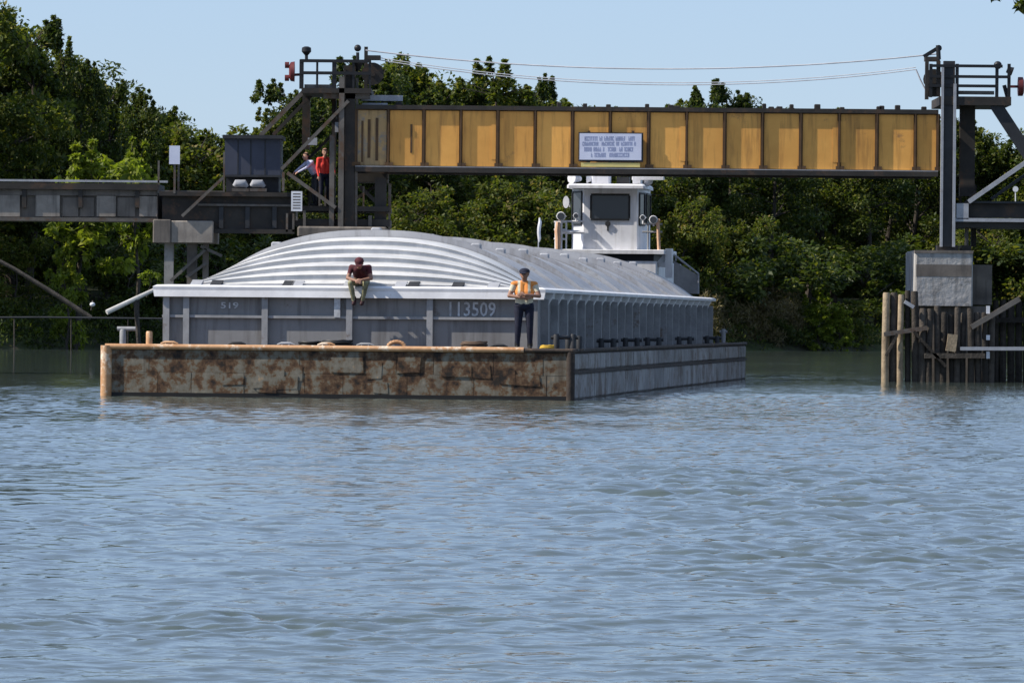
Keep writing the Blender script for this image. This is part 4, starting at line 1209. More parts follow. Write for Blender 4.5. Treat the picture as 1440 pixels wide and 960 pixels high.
def plate_sign(name, label, rect, post, m=M_sign, Y=BY - 0.4):
    p = P((rect[0] + rect[1]) / 2, post[1], Y)
    t = thing(name, label, 'sign', tuple(p))
    wb('plate', m, t, [(rect[0], rect[1], rect[2], rect[3], Y, 0.04)])
    wb('post', M_grey, t, [((rect[0] + rect[1]) / 2 - 1.5, (rect[0] + rect[1]) / 2 + 1.5, rect[3] - 4, post[1], Y + 0.041, 0.07)])
    return t
t = plate_sign('signal_plate', 'small pale plate on a thin post above the left pier cap', (238, 253, 205, 231), (0, 272), M_sign, BY - 0.2)
t = plate_sign('notice_plate', 'upright white plate fixed to the base of the left tower', (409.5, 425, 269, 297), (0, 310), M_white)
for k in range(6): wb('print_line', M_grey, t, [(412, 422.5, 272 + 4 * k, 273.6 + 4 * k, BY - 0.403, 0.003)])

# two people on the tower base
pz = P(456, 277, BY + 0.6)
person('person in a red shirt and dark trousers standing on the left bridge tower', (pz.x, BY + 0.6, P(456, 290, BY).z), 0.5,
       dict(STAND, wrl=(0.2, -0.3, 1.05), ell=(0.28, -0.08, 1.18), face=(-0.3, -1, -0.1)), dict(skin=M_skin, top=M_orange, legs=M_navy, feet=M_boot, sleeve='top'), 0.014)
lean = dict(STAND, chest=(0, -0.12, 1.22), neck=(0, -0.24, 1.44), head=(0, -0.33, 1.56), shl=(0.2, -0.2, 1.38), shr=(-0.2, -0.2, 1.38), ell=(0.26, -0.42, 1.2), elr=(-0.26, -0.42, 1.2), wrl=(0.16, -0.62, 1.08), wrr=(-0.16, -0.62, 1.08))
person('person in a pale blue shirt leaning forward beside the red shirted person', (P(443, 277, BY + 0.9).x, BY + 1.0, P(440, 290, BY).z), -1.15,
       lean, dict(skin=M_skin, top=M_paleblue, legs=M_dark, feet=M_boot, sleeve='top'), 0.014)

# ---- right tower
o0 = P(1330, 345, BY)
rt = thing('bridge_tower', 'grey steel lift tower right of the ochre span on a concrete pier', 'tower', (o0.x, BY, o0.z))
for (x0, x1, y0, y1, Y, d, m) in ((1323, 1326.5, 95, 347, BY - 0.35, 0.14, M_pale), (1326.5, 1340, 86, 347, BY - 0.25, 0.3, M_dark), (1340, 1344, 118, 347, BY - 0.35, 0.14, M_pale), (1350, 1371, 140, 276, BY + 0.6, 0.4, M_steel),
                                  (1326, 1342, 86, 347, BY + 3.4, 0.3, M_steel), (1357, 1362, 290, 347, BY + 0.2, 0.15, M_grey), (1366, 1373, 260, 347, BY + 2.4, 0.25, M_steel)):
    wb('column', m, rt, [(x0, x1, y0, y1, Y, d)])
wb('head_block', M_steel, rt, [(1301, 1322, 80, 86, BY - 0.2, 0.6), (1301, 1306, 86, 140, BY - 0.2, 0.2), (1317, 1322.5, 86, 136, BY - 0.2, 0.2), (1306, 1317, 118, 136, BY - 0.1, 0.3)])
mb = MB(); mb.bar(P(1299, 80, BY), P(1322, 66, BY), 0.12, 0.12); mb.tube([P(1319, 64, BY - 0.15), P(1320, 84, BY - 0.15)], 0.07, 8); mb.ball(P(1320, 68, BY - 0.1), 0.1, 10, 6); mb.build('cable_guide', M_black, rt, world=True)
wb('platform', M_steel, rt, [(1322, 1422, 136, 148, BY - 0.3, 4.2)])
wb('platform_beam', M_grey, rt, [(1348, 1398, 128, 133, BY - 0.2, 0.2)])
for x in (1309, 1346, 1402, 1419): wb('rail_post', M_black, rt, [(x - 2.2, x + 2.2, 90, 137, BY - 0.28, 0.12)])
for y, xb in ((93, 1410), (108, 1420), (121, 1404)):
    wb('rail', M_black, rt, [(1307, xb, y - 2, y + 2, BY - 0.31, 0.1)])
    wb('rail', M_black, rt, [(1320, xb, y - 2, y + 2, BY + 3.7, 0.06)])
for (a, b, wpx, Y, m) in (((1399, 146), (1475, 262), 17, BY - 0.1, M_dark), ((1418, 142), (1412, 120), 5, BY, M_black), ((1362, 284), (1440, 230), 6, BY - 0.3, M_pale), ((1394, 280), (1450, 240), 4, BY + 0.4, M_dark),
                         ((1440, 230), (1490, 196), 6, BY - 0.3, M_pale), ((1345, 300), (1372, 270), 4, BY + 0.2, M_steel)):
    mb = MB(); pbar(mb, a, b, wpx, Y, 0.18); mb.build('brace', m, rt, world=True)
mb = MB(); c = P(1403, 92, BY); mb.ball(c, 0.13, 10, 6); mb.tube([P(1416, 98, BY), P(1424, 101, BY)], [0.1, 0.14], 10); mb.build('navigation_lamp', M_black, rt, world=True, smooth=True)
mb = MB(); c = P(1437, 122, BY)
mb.tube([c + Vector((-0.12, 0, 0)), c + Vector((0.02, 0, 0)), c + Vector((0.06, 0, 0))], [0.3, 0.3, 0.2], 14); mb.bar(P(1418, 122, BY), c, 0.08, 0.08)
mb.build('signal_lamp', M_red, rt, world=True, smooth=True, label='dull red signal lamp at the right end of the platform')
mb = MB(); mb.tube([P(1313, 112, BY + 0.6), P(1313, 112, BY + 1.0)], 15 / S, 18); mb.build('sheave', M_steel, rt, world=True, smooth=True)
ra = thing('approach_span', 'dark steel approach girder with a pale bottom flange at the right edge', 'bridge span', tuple(P(1440, 312, BY)))
wb('end_plate', M_pale, ra, [(1345, 1362, 286, 308, BY - 0.3, 0.05)])
wb('web', M_steel, ra, [(1362.5, 1680, 287, 307.5, BY - 0.1, 0.1)])
wb('web', M_steel, ra, [(1345, 1680, 287, 307.5, BY + 3.2, 0.1)])
wb('top_flange', M_dark, ra, [(1364, 1680, 284, 287, BY - 0.25, 3.7)])
wb('bottom_flange', M_pale, ra, [(1343, 1680, 308, 313, BY - 0.3, 0.4)])
wb('bottom_flange', M_steel, ra, [(1343, 1680, 313.2, 321, BY - 0.2, 3.6)])
mb = MB(); mb.tube([P(1428, 266, BY - 0.1), P(1428, 266, BY - 0.05)], 0.09, 12); mb.tube([P(1428, 266, BY - 0.05), P(1428, 286, BY - 0.05)], 0.02, 6)
mb.build('reflector', M_white, ra, world=True)
rp_marker = None
rp = thing('bridge_pier', 'pale weathered concrete pier block under the right lift tower', 'pier', (P(1335, 430, BY).x, BY + 2, 0))
mb = MB(); bx(mb, 1287, 1368, 352, 430, BY - 0.5, 5.0, c=0.045); mb.build('block', M_block, rp, world=True)
wb('band', M_conc2, rp, [(1286.3, 1368.7, 352, 356, BY - 0.53, 0.4), (1288.5, 1366.5, 372, 389, BY - 0.506, 0.02)])
mb = MB(); bx(mb, 1289, 1395, 372, 428, BY + 0.4, 3.8); bx(mb, 1296, 1386, 430.2, 600, BY, 4); mb.build('shaft', M_conc2, rp, world=True)
wb('bearing', M_steel, rp, [(1318, 1348, 345, 352, BY - 0.2, 1.0), (1352, 1366, 345, 352, BY, 1.0)])

# ---- timber fender of piles round the right pier
fe = thing('pile_fender', 'timber pile fender round the right bridge pier standing in the river', 'fender', (P(1315, 535, BY - 1).x, BY - 1, 0))
YF = BY - 1.3
x = 1241.0
i = 0
while x < 1390:
    w_ = rng.uniform(8.5, 11.5)
    top = 411 + rng.uniform(-3, 9) if x < 1285 else 431 + rng.uniform(-2, 12)
    lean_ = rng.uniform(-3, 3)
    Yp = YF + rng.uniform(-0.12, 0.12)
    a, b = P(x + w_ / 2, top, Yp), P(x + w_ / 2 + lean_, 560, Yp)
    mb = MB(); r = w_ / 2 / S
    mb.tube([b, a.lerp(b, 0.5) + Vector((rng.uniform(-.02, .02), 0, 0)), a + Vector((0, 0, -0.05)), a], [r, r * 0.97, r * 0.92, r * 0.75], 10)
    mb.build('pile', M_woodpale if i in (0, 2) else M_wood, fe, world=True, smooth=True)
    x += w_ + rng.choice((-0.6, -0.4, 0.1, 0.6))
    i += 1
for k in range(9):
    Yp = YF + 0.6 + k * 0.62
    a, b = P(1246, 413 + rng.uniform(-2, 4), Yp), P(1246, 560, Yp)
    mb = MB(); mb.tube([b, a], [0.12, 0.1], 8); mb.build('pile', M_wood, fe, world=True, smooth=True)
for (a, b, wd, m) in (((1243, 470), (1304, 461), 6, M_grey), ((1246, 500), (1262, 470), 4, M_wood), ((1285, 466), (1330, 515), 4, M_wood), ((1300, 500), (1385, 500), 7, M_wood), ((1285, 432), (1272, 424), 5, M_pale), ((1366, 460), (1434, 420), 7, M_grey), ((1350, 490), (1470, 490), 5, M_pale)):
    mb = MB(); pbar(mb, a, b, wd, YF - 0.28, 0.16); mb.build('wale', m, fe, world=True)
mb = MB(); mb.bar(P(1337, 493, YF - 0.3), P(1340, 470, YF - 0.3), 0.3, 0.14); mb.bar(P(1330, 490, YF - 0.32), P(1343, 492, YF - 0.32), 0.12, 0.1); mb.build('bracket', M_woodpale, fe, world=True)
for y0, y1 in ((430, 441), (471, 478), (494, 504)): wb('white_mark', M_white, fe, [(1387, 1392, y0, y1, YF - 0.28, 0.05)])
fe2 = thing('pile_fender', 'second row of dark timber piles cut off by the right edge of the frame', 'fender', (P(1425, 530, BY + 1).x, BY + 1, 0))
x = 1396.0
while x < 1560:
    w_ = rng.uniform(8.5, 11.5)
    Yp = BY + 1.6 + rng.uniform(-0.1, 0.1)
    a, b = P(x + w_ / 2, 421 + rng.uniform(-4, 5), Yp), P(x + w_ / 2 + rng.uniform(-1, 1), 560, Yp)
    mb = MB(); r = w_ / 2 / S; mb.tube([b, a + Vector((0, 0, -0.05)), a], [r, r * 0.92, r * 0.7], 8)
    mb.build('pile', M_wood, fe2, world=True, smooth=True)
    x += w_ + 0.5
mb = MB(); pbar(mb, (1395, 450), (1560, 450), 7, BY + 1.25, 0.16); mb.build('wale', M_wood, fe2, world=True)

# ---- overhead cables
def cable(pts_px, Y, r, label, rings=0):
    pts = []
    (x0, y0), (xm, ym), (x1, y1) = pts_px
    for i in range(41):
        t_ = i / 40
        x = x0 + (x1 - x0) * t_
        A = np.array([[x0 ** 2, x0, 1], [xm ** 2, xm, 1], [x1 ** 2, x1, 1]], float)
        c_ = np.linalg.solve(A, np.array([y0, ym, y1], float))
        pts.append(P(x, float(c_ @ np.array([x * x, x, 1])), Y))
    t_ = thing('cable', label, 'cable', tuple(pts[0]))
    mb = MB(); mb.tube(pts, r, 6); mb.build('wire', M_cable, t_, world=True)
    if rings:
        mb = MB(); mb.tube([p + Vector((0, 0.05, 0.07)) for p in pts], r * 0.8, 5); mb.build('second_strand', M_cable, t_, world=True)
    return t_
cable([(514, 71), (905, 97), (1318, 76)], BY + 0.3, 0.024, 'upper overhead cable sagging between the two lift towers')
cable([(530, 84), (840, 117), (1288, 98)], BY + 0.8, 0.017, 'lower double stranded overhead cable sagging between the two towers', 90)
t_ = thing('cable', 'short cable tail dropping from the lower cable to the right tower', 'cable', tuple(P(1288, 98, BY + 0.8)))
mb = MB(); mb.tube([P(1288, 98, BY + 0.8), P(1294, 112, BY + 0.8), P(1302, 128, BY + 0.8), P(1320, 134, BY + 0.8)], 0.025, 6); mb.build('wire', M_cable, t_, world=True)

# ------------------------------------------------------------------ trees
def leaf_mesh(name, centers, radii, n_leaf, size, mat, rs, squash=0.8, droop=0.2, aspect=0.5):
    """leaves as folded diamonds scattered in clumps"""
    nC = len(centers)
    n_leaf = int(n_leaf * 1.35)
    cen = np.repeat(np.array(centers), n_leaf, 0)
    rad = np.repeat(np.array(radii), n_leaf)
    N = len(cen)
    d = rs.normal(size=(N, 3)); d /= np.linalg.norm(d, axis=1)[:, None]
    rr = rad * rs.uniform(0.25, 1.0, N) ** 0.6
    p = cen + d * rr[:, None] * np.array([1, 1, squash])
    ax = d + rs.normal(size=(N, 3)) * 0.7 + np.array([0, 0, -droop])
    ax /= np.linalg.norm(ax, axis=1)[:, None]
    up = rs.normal(size=(N, 3)) * 0.6 + np.array([0, 0, 1.0])
    sd_ = np.cross(ax, up); sd_ /= (np.linalg.norm(sd_, axis=1)[:, None] + 1e-6)
    nr = np.cross(sd_, ax)
    L = size * rs.uniform(0.5, 1.15, N)[:, None]
    v = np.empty((N, 4, 3), np.float32)
    v[:, 0] = p - ax * L * 0.5
    v[:, 1] = p + sd_ * L * aspect * 0.5 + nr * L * 0.1
    v[:, 2] = p + ax * L * 0.5
    v[:, 3] = p - sd_ * L * aspect * 0.5 + nr * L * 0.1
    me = bpy.data.meshes.new(name)
    me.vertices.add(N * 4); me.vertices.foreach_set('co', v.reshape(-1))
    me.loops.add(N * 4); me.loops.foreach_set('vertex_index', np.arange(N * 4, dtype=np.int32))
    me.polygons.add(N); me.polygons.foreach_set('loop_start', np.arange(0, N * 4, 4, dtype=np.int32))
    me.update(calc_edges=True)
    me.materials.append(mat)
    return me

def tree_proto(seed, height, spread, mat, clumps=80, n_leaf=85, leaf=0.34, crown_from=0.16, shape='round', clump_r=0.85):
    rr = random.Random(seed)
    rs = np.random.default_rng(seed)
    root = thing('tree', 'x', 'tree')
    mb = MB()
    th = height * 0.9
    tp = []
    x = y = 0
    for i in range(8):
        t = i / 7
        tp.append(Vector((x, y, th * t)))
        x += rr.uniform(-0.25, 0.25); y += rr.uniform(-0.25, 0.25)
    r0 = height * 0.017
    mb.tube([Vector((0, 0, -0.6))] + tp, [r0 * 1.5] + [r0 * (1 - 0.88 * i / 7) for i in range(8)], 8)
    cs, cr = [], []
    nl = max(12, clumps // 5)
    for k in range(nl):
        f = crown_from + (0.96 - crown_from) * (k + rr.random()) / nl
        b = tp[0].lerp(tp[-1], 0)
        fi = f * 7
        b = tp[min(6, int(fi))].lerp(tp[min(7, int(fi) + 1)], fi % 1)
        if shape == 'round': reach = spread * (0.35 + 0.75 * math.sin(math.pi * min(1, (f - crown_from) / (1.02 - crown_from)) ** 0.8))
        elif shape == 'column': reach = spread * (0.75 - 0.5 * f)
        else: reach = spread * (0.9 - 0.35 * f)
        a = rr.uniform(0, 6.283)
        rise = reach * rr.uniform(0.1, 0.7)
        e = b + Vector((math.cos(a) * reach, math.sin(a) * reach, rise))
        m = b.lerp(e, 0.5) + Vector((0, 0, reach * 0.12))
        rb = max(0.03, r0 * 0.42 * (1 - 0.6 * f))
        mb.tube([b, m, e], [rb, rb * 0.6, rb * 0.2], 5)
        for q in range(max(2, clumps // nl)):
            s = rr.uniform(0.35, 1.08)
            c = (b.lerp(m, s * 2) if s < 0.5 else m.lerp(e, min(1.15, s * 2 - 1))) + Vector((rr.gauss(0, .55), rr.gauss(0, .55), rr.gauss(0.1, .5)))
            cs.append(tuple(c)); cr.append(clump_r * rr.uniform(0.55, 1.25))
            if rr.random() < 0.4: mb.tube([m, c], [rb * 0.35, rb * 0.1], 4)
    for q in range(clumps // 7):                                   # leader sprigs that break the outline
        c = tp[-1] + Vector((rr.gauss(0, spread * 0.32), rr.gauss(0, spread * 0.32), rr.uniform(-1.6, height * 0.07)))
        cs += [tuple(c), tuple(c + Vector((rr.uniform(-.35, .35), 0, 0.4))), tuple(c - Vector((0, 0, 0.5)))]
        q_ = rr.uniform(0.5, 1.0)
        cr += [clump_r * 0.5 * q_, clump_r * 0.22 * q_, clump_r * 0.7 * q_]
        mb.tube([tp[-1] - Vector((0, 0, 1.0)), c + Vector((0, 0, .5))], [0.05, 0.015], 4)
    mb.build('trunk', M_bark, root, smooth=True)
    me = leaf_mesh('crown', cs, cr, n_leaf, leaf, mat, rs)
    o = bpy.data.objects.new('crown', me); COL.objects.link(o); o.parent = root
    root['_h'] = max(c[2] + r * 0.7 for c, r in zip(cs, cr))
    root['_w'] = max(abs(c[0]) + r for c, r in zip(cs, cr))
    return root

protos = {
    'dark': [tree_proto(101, 15, 3.6, L_dark, 110, 80, 0.36), tree_proto(102, 16, 3.2, L_dark, 110, 80, 0.34, shape='wide'), tree_proto(103, 14, 4.0, L_mid, 120, 80, 0.36)],
    'tall': [tree_proto(104, 19, 2.9, L_mid, 90, 70, 0.4, shape='column', clump_r=0.7), tree_proto(105, 18, 3.4, L_dark, 95, 75, 0.38, shape='wide', clump_r=0.75)],
    'mid': [tree_proto(106, 9, 3.0, L_lit, 80, 85, 0.34, crown_from=0.08), tree_proto(107, 8, 2.8, L_lit, 75, 85, 0.32, crown_from=0.05)],
    'sapling': [tree_proto(111, 8, 1.7, L_light, 34, 55, 0.42, crown_from=0.55, clump_r=0.5, shape='column')],
    'light': [tree_proto(108, 8, 1.9, L_light, 44, 60, 0.42, crown_from=0.1, clump_r=0.55, shape='column')],
    'bush': [tree_proto(109, 3.6, 2.0, L_dark, 45, 85, 0.28, crown_from=0.02, clump_r=0.6), tree_proto(110, 3.2, 1.9, L_mid, 40, 80, 0.26, crown_from=0.02, clump_r=0.55)],
}
used = set()
def place_tree(kind, var, px, top, Y, label, wide=1.0, base=None, group='trees on the far bank', cat='tree', name=None):
    src = protos[kind][var]
    X = P(px, 400, Y).x
    zb = base if base is not None else ground_z(X, Y) - 0.1
    h = P(px, top, Y).z - zb
    s = h / src['_h']
    if src.name not in used:
        used.add(src.name); o = src
        o['label'] = label
    else:
        o = copy_tree(src, None, label)
    if name: o.name = name
    o['group'] = group; o['category'] = cat
    o.location = (X, Y, zb)
    o.scale = (s * wide, s * wide, s)
    o.rotation_euler = (0, 0, rng.uniform(0, 6.28))
    return o
# skyline of the photograph: pixel column, row of the tree top
def bk(px, extra):
    """a distance a few metres behind the bank line in that column"""
    Y = 380.0
    for _ in range(12): Y = bank_line(P(px, 400, Y).x) + extra
    return Y
front = [
    (-70, -40, 14, 'tall', 0, 1.5, 'tallest dark tree at the left edge of the frame'),
    (-45, -30, 8, 'dark', 2, 0.85, 'big dark tree filling the left edge above the approach span'),
    (40, 22, 12, 'tall', 1, 0.95, 'tall tree with sunlit yellow tips near the left edge'),
    (84, 50, 16, 'tall', 0, 0.72, 'spiky topped tree right of the tallest left trees'),
    (116, 84, 10, 'dark', 0, 0.72, 'dark tree on the falling slope of the left skyline'),
    (150, 112, 20, 'tall', 1, 0.8, 'narrow tree midway down the left skyline'),
    (188, 124, 14, 'dark', 1, 0.75, 'tree with a ragged crown above the small pale plate'),
    (222, 150, 22, 'dark', 0, 1.0, 'low dark tree left of the blue cabin'),
    (262, 168, 14, 'mid', 0, 1.25, 'rounded tree just left of the blue cabin'),
    (305, 182, 18, 'dark', 2, 1.0, 'low tree directly behind the blue cabin'),
    (372, 152, 14, 'tall', 0, 0.9, 'tree between the blue cabin and the diagonal tower brace'),
    (408, 112, 20, 'tall', 1, 1.0, 'tree rising behind the tower signal lamp'),
    (440, 130, 10, 'dark', 1, 1.0, 'tree behind the platform of the left tower'),
    (478, 118, 16, 'dark', 0, 1.0, 'tree behind the columns of the left tower'),
    (530, 80, 14, 'tall', 1, 1.1, 'tall tree just right of the left tower top'),
    (572, 78, 20, 'dark', 2, 1.0, 'broad tree above the left end of the ochre span'),
    (612, 104, 14, 'dark', 1, 1.0, 'lower tree in the dip of the skyline above the span'),
    (690, 82, 14, 'tall', 0, 1.35, 'feathery tree standing up alone above the ochre span'),
    (742, 104, 20, 'tall', 1, 0.8, 'thin topped tree right of the feathery tree above the span'),
    (660, 108, 20, 'dark', 0, 0.9, 'tree left of the feathery tree above the span'),
    (800, 152, 18, 'dark', 1, 1.1, 'dark tree hidden behind the middle of the span left of the notice board'),
    (870, 152, 14, 'dark', 0, 1.1, 'dark tree behind the wheelhouse roof'),
    (950, 142, 20, 'dark', 2, 1.0, 'dark tree right of the wheelhouse rising just over the span'),
    (985, 122, 16, 'dark', 1, 0.9, 'bushy tree top showing over the right half of the span'),
    (1030, 112, 20, 'tall', 1, 0.9, 'pointed tree top showing over the right half of the span'),
    (1090, 150, 12, 'dark', 0, 1.1, 'dark tree under the right half of the span'),
    (1150, 154, 20, 'dark', 2, 1.1, 'dark tree behind the right part of the span'),
    (1215, 156, 14, 'dark', 1, 1.2, 'dark tree left of the right tower'),
    (1290, 160, 18, 'dark', 0, 1.2, 'dark tree behind the right tower'),
    (1352, 165, 14, 'dark', 2, 1.0, 'dark tree just right of the right tower column'),
    (1400, 196, 18, 'dark', 1, 1.1, 'low tree under the right tower brace'),
    (1450, 180, 14, 'dark', 0, 1.2, 'dark tree cut off by the right edge of the frame'),
]
for px, top, ex, kind, var, wd, lab in front:
    place_tree(kind, var, px, top, bk(px, ex + 6), lab, wd)
# second and third rows that close the wood, outside the frame too
for row, (ex, drop) in enumerate(((34, 22), (52, 30))):
    for px in range(-420, 1900, 62):
        base_top = None
        near_ = min(front, key=lambda q: abs(q[0] - px))
        top = max(near_[1] + drop, 60 if px > 0 else 0) + rng.uniform(0, 20)
        if 0 <= px <= 1440 and top < near_[1] + 10: top = near_[1] + 10
        place_tree('dark', rng.randrange(3), px + rng.uniform(-20, 20), top, bk(px, ex + rng.uniform(-4, 4)), 'dark tree in the wood behind the front row on the far bank', 1.25, group='trees deep in the wood')
for px in (-400, -330, -260, -190, -130, 1520, 1590, 1660, 1740, 1820):
    place_tree('dark', rng.randrange(3), px, 60 if px < 0 else 165, bk(px, 16), 'dark tree in the wood behind the front row on the far bank', 1.2, group='trees deep in the wood')
# lower trees along the water's edge
mids = [
    (585, 262, 6, 'mid', 0, 1.2, 'pale green bushy tree by the left tower foot under the span'),
    (640, 285, 3, 'mid', 1, 1.3, 'yellow green shrub low above the barge cover'),
    (690, 250, 8, 'mid', 0, 1.2, 'mid green tree between the left tower and the wheelhouse'),
    (735, 246, 9, 'mid', 1, 1.1, 'light green tree under the span left of the wheelhouse'),
    (770, 300, 4, 'bush', 0, 1.4, 'dark bush left of the wheelhouse'),
    (955, 275, 7, 'mid', 0, 1.0, 'mid green tree right of the wheelhouse'),
    (1035, 300, 6, 'mid', 1, 1.1, 'mid green tree with pale leaves right of the towboat'),
    (1000, 330, 5, 'bush', 0, 1.5, 'dark bush at the end of the barge covers'),
    (1110, 330, 6, 'bush', 0, 1.5, 'dark bush on the far bank right of the barge'),
    (1230, 340, 6, 'bush', 0, 1.5, 'dark bush left of the concrete pier block'),
    (1190, 420, 2, 'bush', 1, 1.5, 'green bush at the water edge left of the pile fender'),
    (1085, 445, 2, 'bush', 0, 1.6, 'dark low bush at the water edge right of the barge'),
    (20, 330, 5, 'mid', 1, 1.2, 'dark mid height tree below the approach span at the left edge'),
    (180, 330, 4, 'bush', 0, 1.3, 'dark bush below the approach span left of the pier legs'),
    (330, 330, 4, 'bush', 0, 1.3, 'dark bush behind the pier legs'),
    (1405, 300, 5, 'mid', 0, 1.3, 'dark tree under the right approach span behind the timber piles'),
    (1350, 330, 5, 'bush', 0, 1.5, 'dark bush behind the concrete pier block'),
    (1455, 330, 5, 'bush', 0, 1.6, 'dark bush behind the second row of piles'),
]
for px, top, ex, kind, var, wd, lab in mids:
    place_tree(kind, var, px, top, bk(px, ex), lab, wd, group='low trees along the far bank', cat='bush' if kind == 'bush' else 'tree', name='bush' if kind == 'bush' else None)
lights = [(150, 160, -4, 1.3, 'sunlit yellow green sapling rising behind the left approach span'), (104, 200, -3, 1.1, 'smaller sunlit sapling left of the tall yellow green one'), (200, 196, -4, 0.8, 'slim sunlit sapling leaning right of the tall yellow green one'),
          (55, 318, -3, 0.9, 'sunlit pale green shrub under the left approach span'), (98, 330, -3, 0.8, 'lower sunlit pale shrub under the left approach span'),
          (1150, 405, -1, 1.2, 'bright leaved shrub at the water edge left of the pile fender'), (1182, 425, -2, 1.2, 'second bright leaved shrub nearer the pile fender')]
for px, top, ex, wd, lab in lights:
    place_tree('sapling' if top < 210 else 'light', 0, px, top, bk(px, ex), lab, wd, group='sunlit saplings on the far bank', cat='sapling', name='sapling')
# undergrowth and reeds: nobody could count them
def ground_cover(name, spots, n, size, mat, seed, rad=0.8, squash=0.6, aspect=0.4):
    rs = np.random.default_rng(seed)
    o = bpy.data.objects.new(name, leaf_mesh(name, [s for s in spots], [rad] * len(spots), n, size, mat, rs, squash, -0.3, aspect))
    COL.objects.link(o)
    tag(o, kind='stuff')
    return o
sp = []
for i in range(900):
    px = rng.uniform(-420, 1860); Y = bk(px, 0) + rng.uniform(-1.0, 9)
    X = P(px, 400, Y).x
    sp.append((X, Y, max(0.1, ground_z(X, Y)) + rng.uniform(0.0, 1.1)))
u_ = ground_cover('undergrowth', sp, 60, 0.3, L_dark, 5, 0.95, 0.75)
tag(u_, 'dark undergrowth along the foot of the far bank', 'undergrowth')
sp = []
for i in range(150):
    px = rng.uniform(985, 1125); Y = bk(px, 0) + rng.uniform(0, 6)
    X = P(px, 400, Y).x
    sp.append((X, Y, max(0.3, ground_z(X, Y)) + rng.uniform(0.4, 2.6)))
r_ = ground_cover('dry_reeds', sp, 60, 0.42, L_dry, 6, 0.55, 1.2, 0.16)
tag(r_, 'dry brownish reeds and weeds at the end of the barge', 'reeds')

sp = []
for i in range(2600):
    px = rng.uniform(-500, 1950); Y = bk(px, 0) + rng.uniform(56, 70)
    X = P(px, 400, Y).x
    sp.append((X, Y, ground_z(X, Y) + 9.0 * rng.random() ** 1.6))
w_ = ground_cover('woodland', sp, 34, 0.75, L_dark, 15, 1.5, 0.9, 0.6)
tag(w_, 'dense dark woodland closing off the view behind the far bank trees', 'woodland')
# ---- left bank clutter
Yl = 334.0
def far_bar(mb, a, b, wpx, Y, depth):
    mb.bar(P(a[0], a[1], Y), P(b[0], b[1], Y), wpx / (F / Y), depth)
t_ = thing('fallen_pole', 'pale bare pole slanting up out of the water left of the barge', 'pole', tuple(P(152, 438, 250)))
MB().tube([P(150, 439, 250), P(190, 420, 250.5), P(228, 402, 251)], [0.1, 0.085, 0.06], 8).build('pole', M_bleach, t_, world=True, smooth=True)
MB().tube([P(190, 420, 250.5), P(196, 500, 250.5)], [0.07, 0.08], 7).build('prop', M_wood, t_, world=True, smooth=True)
t_ = thing('leaning_trunk', 'dark leaning tree trunk sloping down to the water at the left edge', 'tree trunk', tuple(P(120, 440, Yl)))
MB().tube([P(-60, 335, Yl), P(20, 378, Yl), P(75, 412, Yl), P(128, 447, Yl)], [0.08, 0.1, 0.12, 0.13], 9).build('trunk', M_wood, t_, world=True, smooth=True)
t_ = thing('pipe_rail', 'long dark pipe rail running along the water at the left', 'railing', tuple(P(80, 490, Yl - 3)))
MB().tube([P(-160, 447, Yl - 3), P(60, 446, Yl - 3), P(232, 448, Yl - 3)], 0.045, 8).build('pipe', M_dark, t_, world=True)
for x in (-140, -60, 20, 100, 180): MB().tube([P(x, 448, Yl - 3), P(x, 515, Yl - 3)], 0.035, 7).build('post', M_wood, t_, world=True)
t_ = thing('buoy', 'small white float hanging by the leaning trunk at the left', 'float', tuple(P(130, 428, Yl - 0.6)))
MB().ball(P(130, 428, Yl - 0.6), 0.14, 12, 8, (1, 1, 0.8)).build('float', M_white, t_, world=True, smooth=True)
MB().tube([P(130, 423, Yl - 0.6), P(128, 436, Yl - 0.2)], 0.03, 6).build('line', M_grey, t_, world=True)
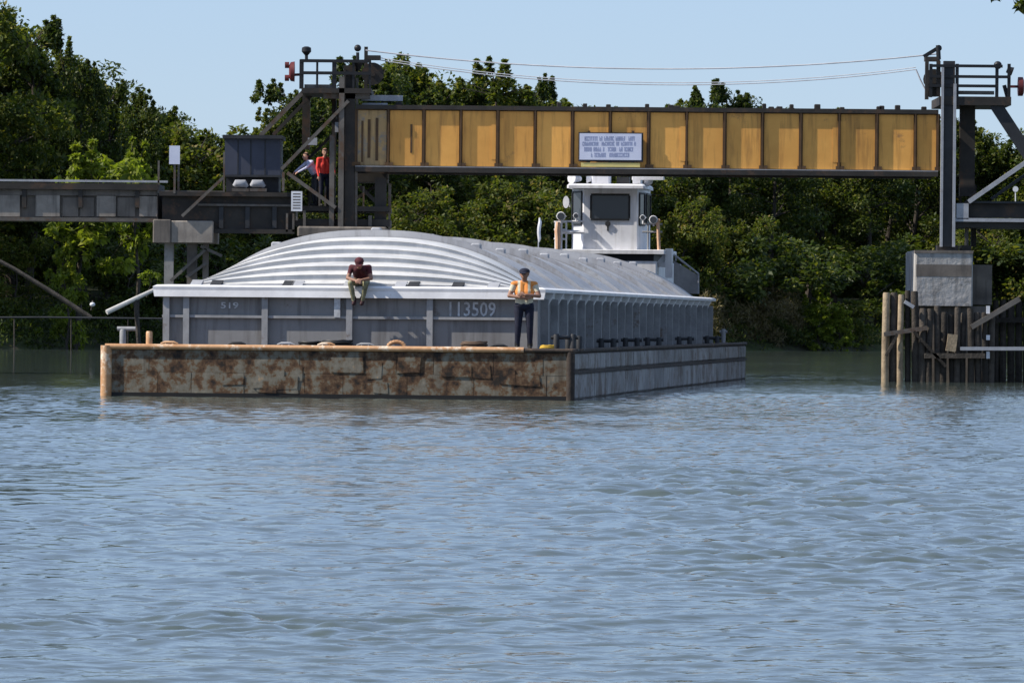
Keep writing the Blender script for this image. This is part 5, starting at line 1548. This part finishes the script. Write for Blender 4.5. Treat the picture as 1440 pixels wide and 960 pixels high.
t_ = thing('leafy_branch', 'small bright yellow green leafy sprig at the top of the pale slanting pole', 'branch', tuple(P(214, 392, 251)))
mb = MB(); mb.tube([P(206, 418, 251), P(212, 398, 251), P(208, 380, 251)], [0.03, 0.02, 0.01], 6); mb.build('stem', M_bark, t_, world=True)
cs = [tuple(P(x, y, 251) - P(214, 392, 251)) for x, y in ((200, 388), (208, 384), (215, 386), (222, 389), (206, 396), (225, 402))]
lo = bpy.data.objects.new('foliage', leaf_mesh('foliage', cs, [0.16] * 6, 26, 0.2, L_light, np.random.default_rng(8))); COL.objects.link(lo); lo.parent = t_
# leaning bank tree at the right whose twig tips enter the top corner
t_ = thing('tree', 'near tree whose leaf tips hang into the top right corner', 'tree', (11.8, 56, 0.0))
mb = MB()
mb.tube([(11.8, 56, -0.6), (11.3, 56, 2.4), (10.2, 56.3, 5.0), (8.6, 56.6, 6.6)], [0.3, 0.24, 0.18, 0.1], 9)
tw = P(1436, 8, 57)
mb.tube([(10.2, 56.3, 5.0), (7.2, 56.6, 5.9), (5.6, 57, tw.z + 0.55), (tw.x, 57, tw.z + 0.05)], [0.1, 0.06, 0.03, 0.006], 6)
mb.tube([(5.6, 57, tw.z + 0.55), (4.9, 57, tw.z + 0.4), (P(1394, 2, 57).x, 57, tw.z + 0.1)], [0.02, 0.012, 0.005], 5)
mb.build('trunk', M_bark, t_, world=True, smooth=True)
cs = [(P(1437, 8, 57).x, 57, tw.z), (P(1450, 10, 57).x, 57, tw.z + 0.1), (P(1395, -3, 57).x, 57, tw.z + 0.1), (P(1470, -2, 57).x, 57, tw.z + 0.2)]
cs += [(rng.uniform(5.2, 11.5), 57 + rng.uniform(-2, 2), rng.uniform(5.6, 8.2)) for _ in range(60)]
cs = [tuple(Vector(c) - Vector((11.8, 56, 0))) for c in cs]
me = leaf_mesh('crown', cs, [0.07] * 4 + [0.55] * 60, 40, 0.1, L_dark, np.random.default_rng(3))
keep = bpy.data.objects.new('crown', me); COL.objects.link(keep); keep.parent = t_
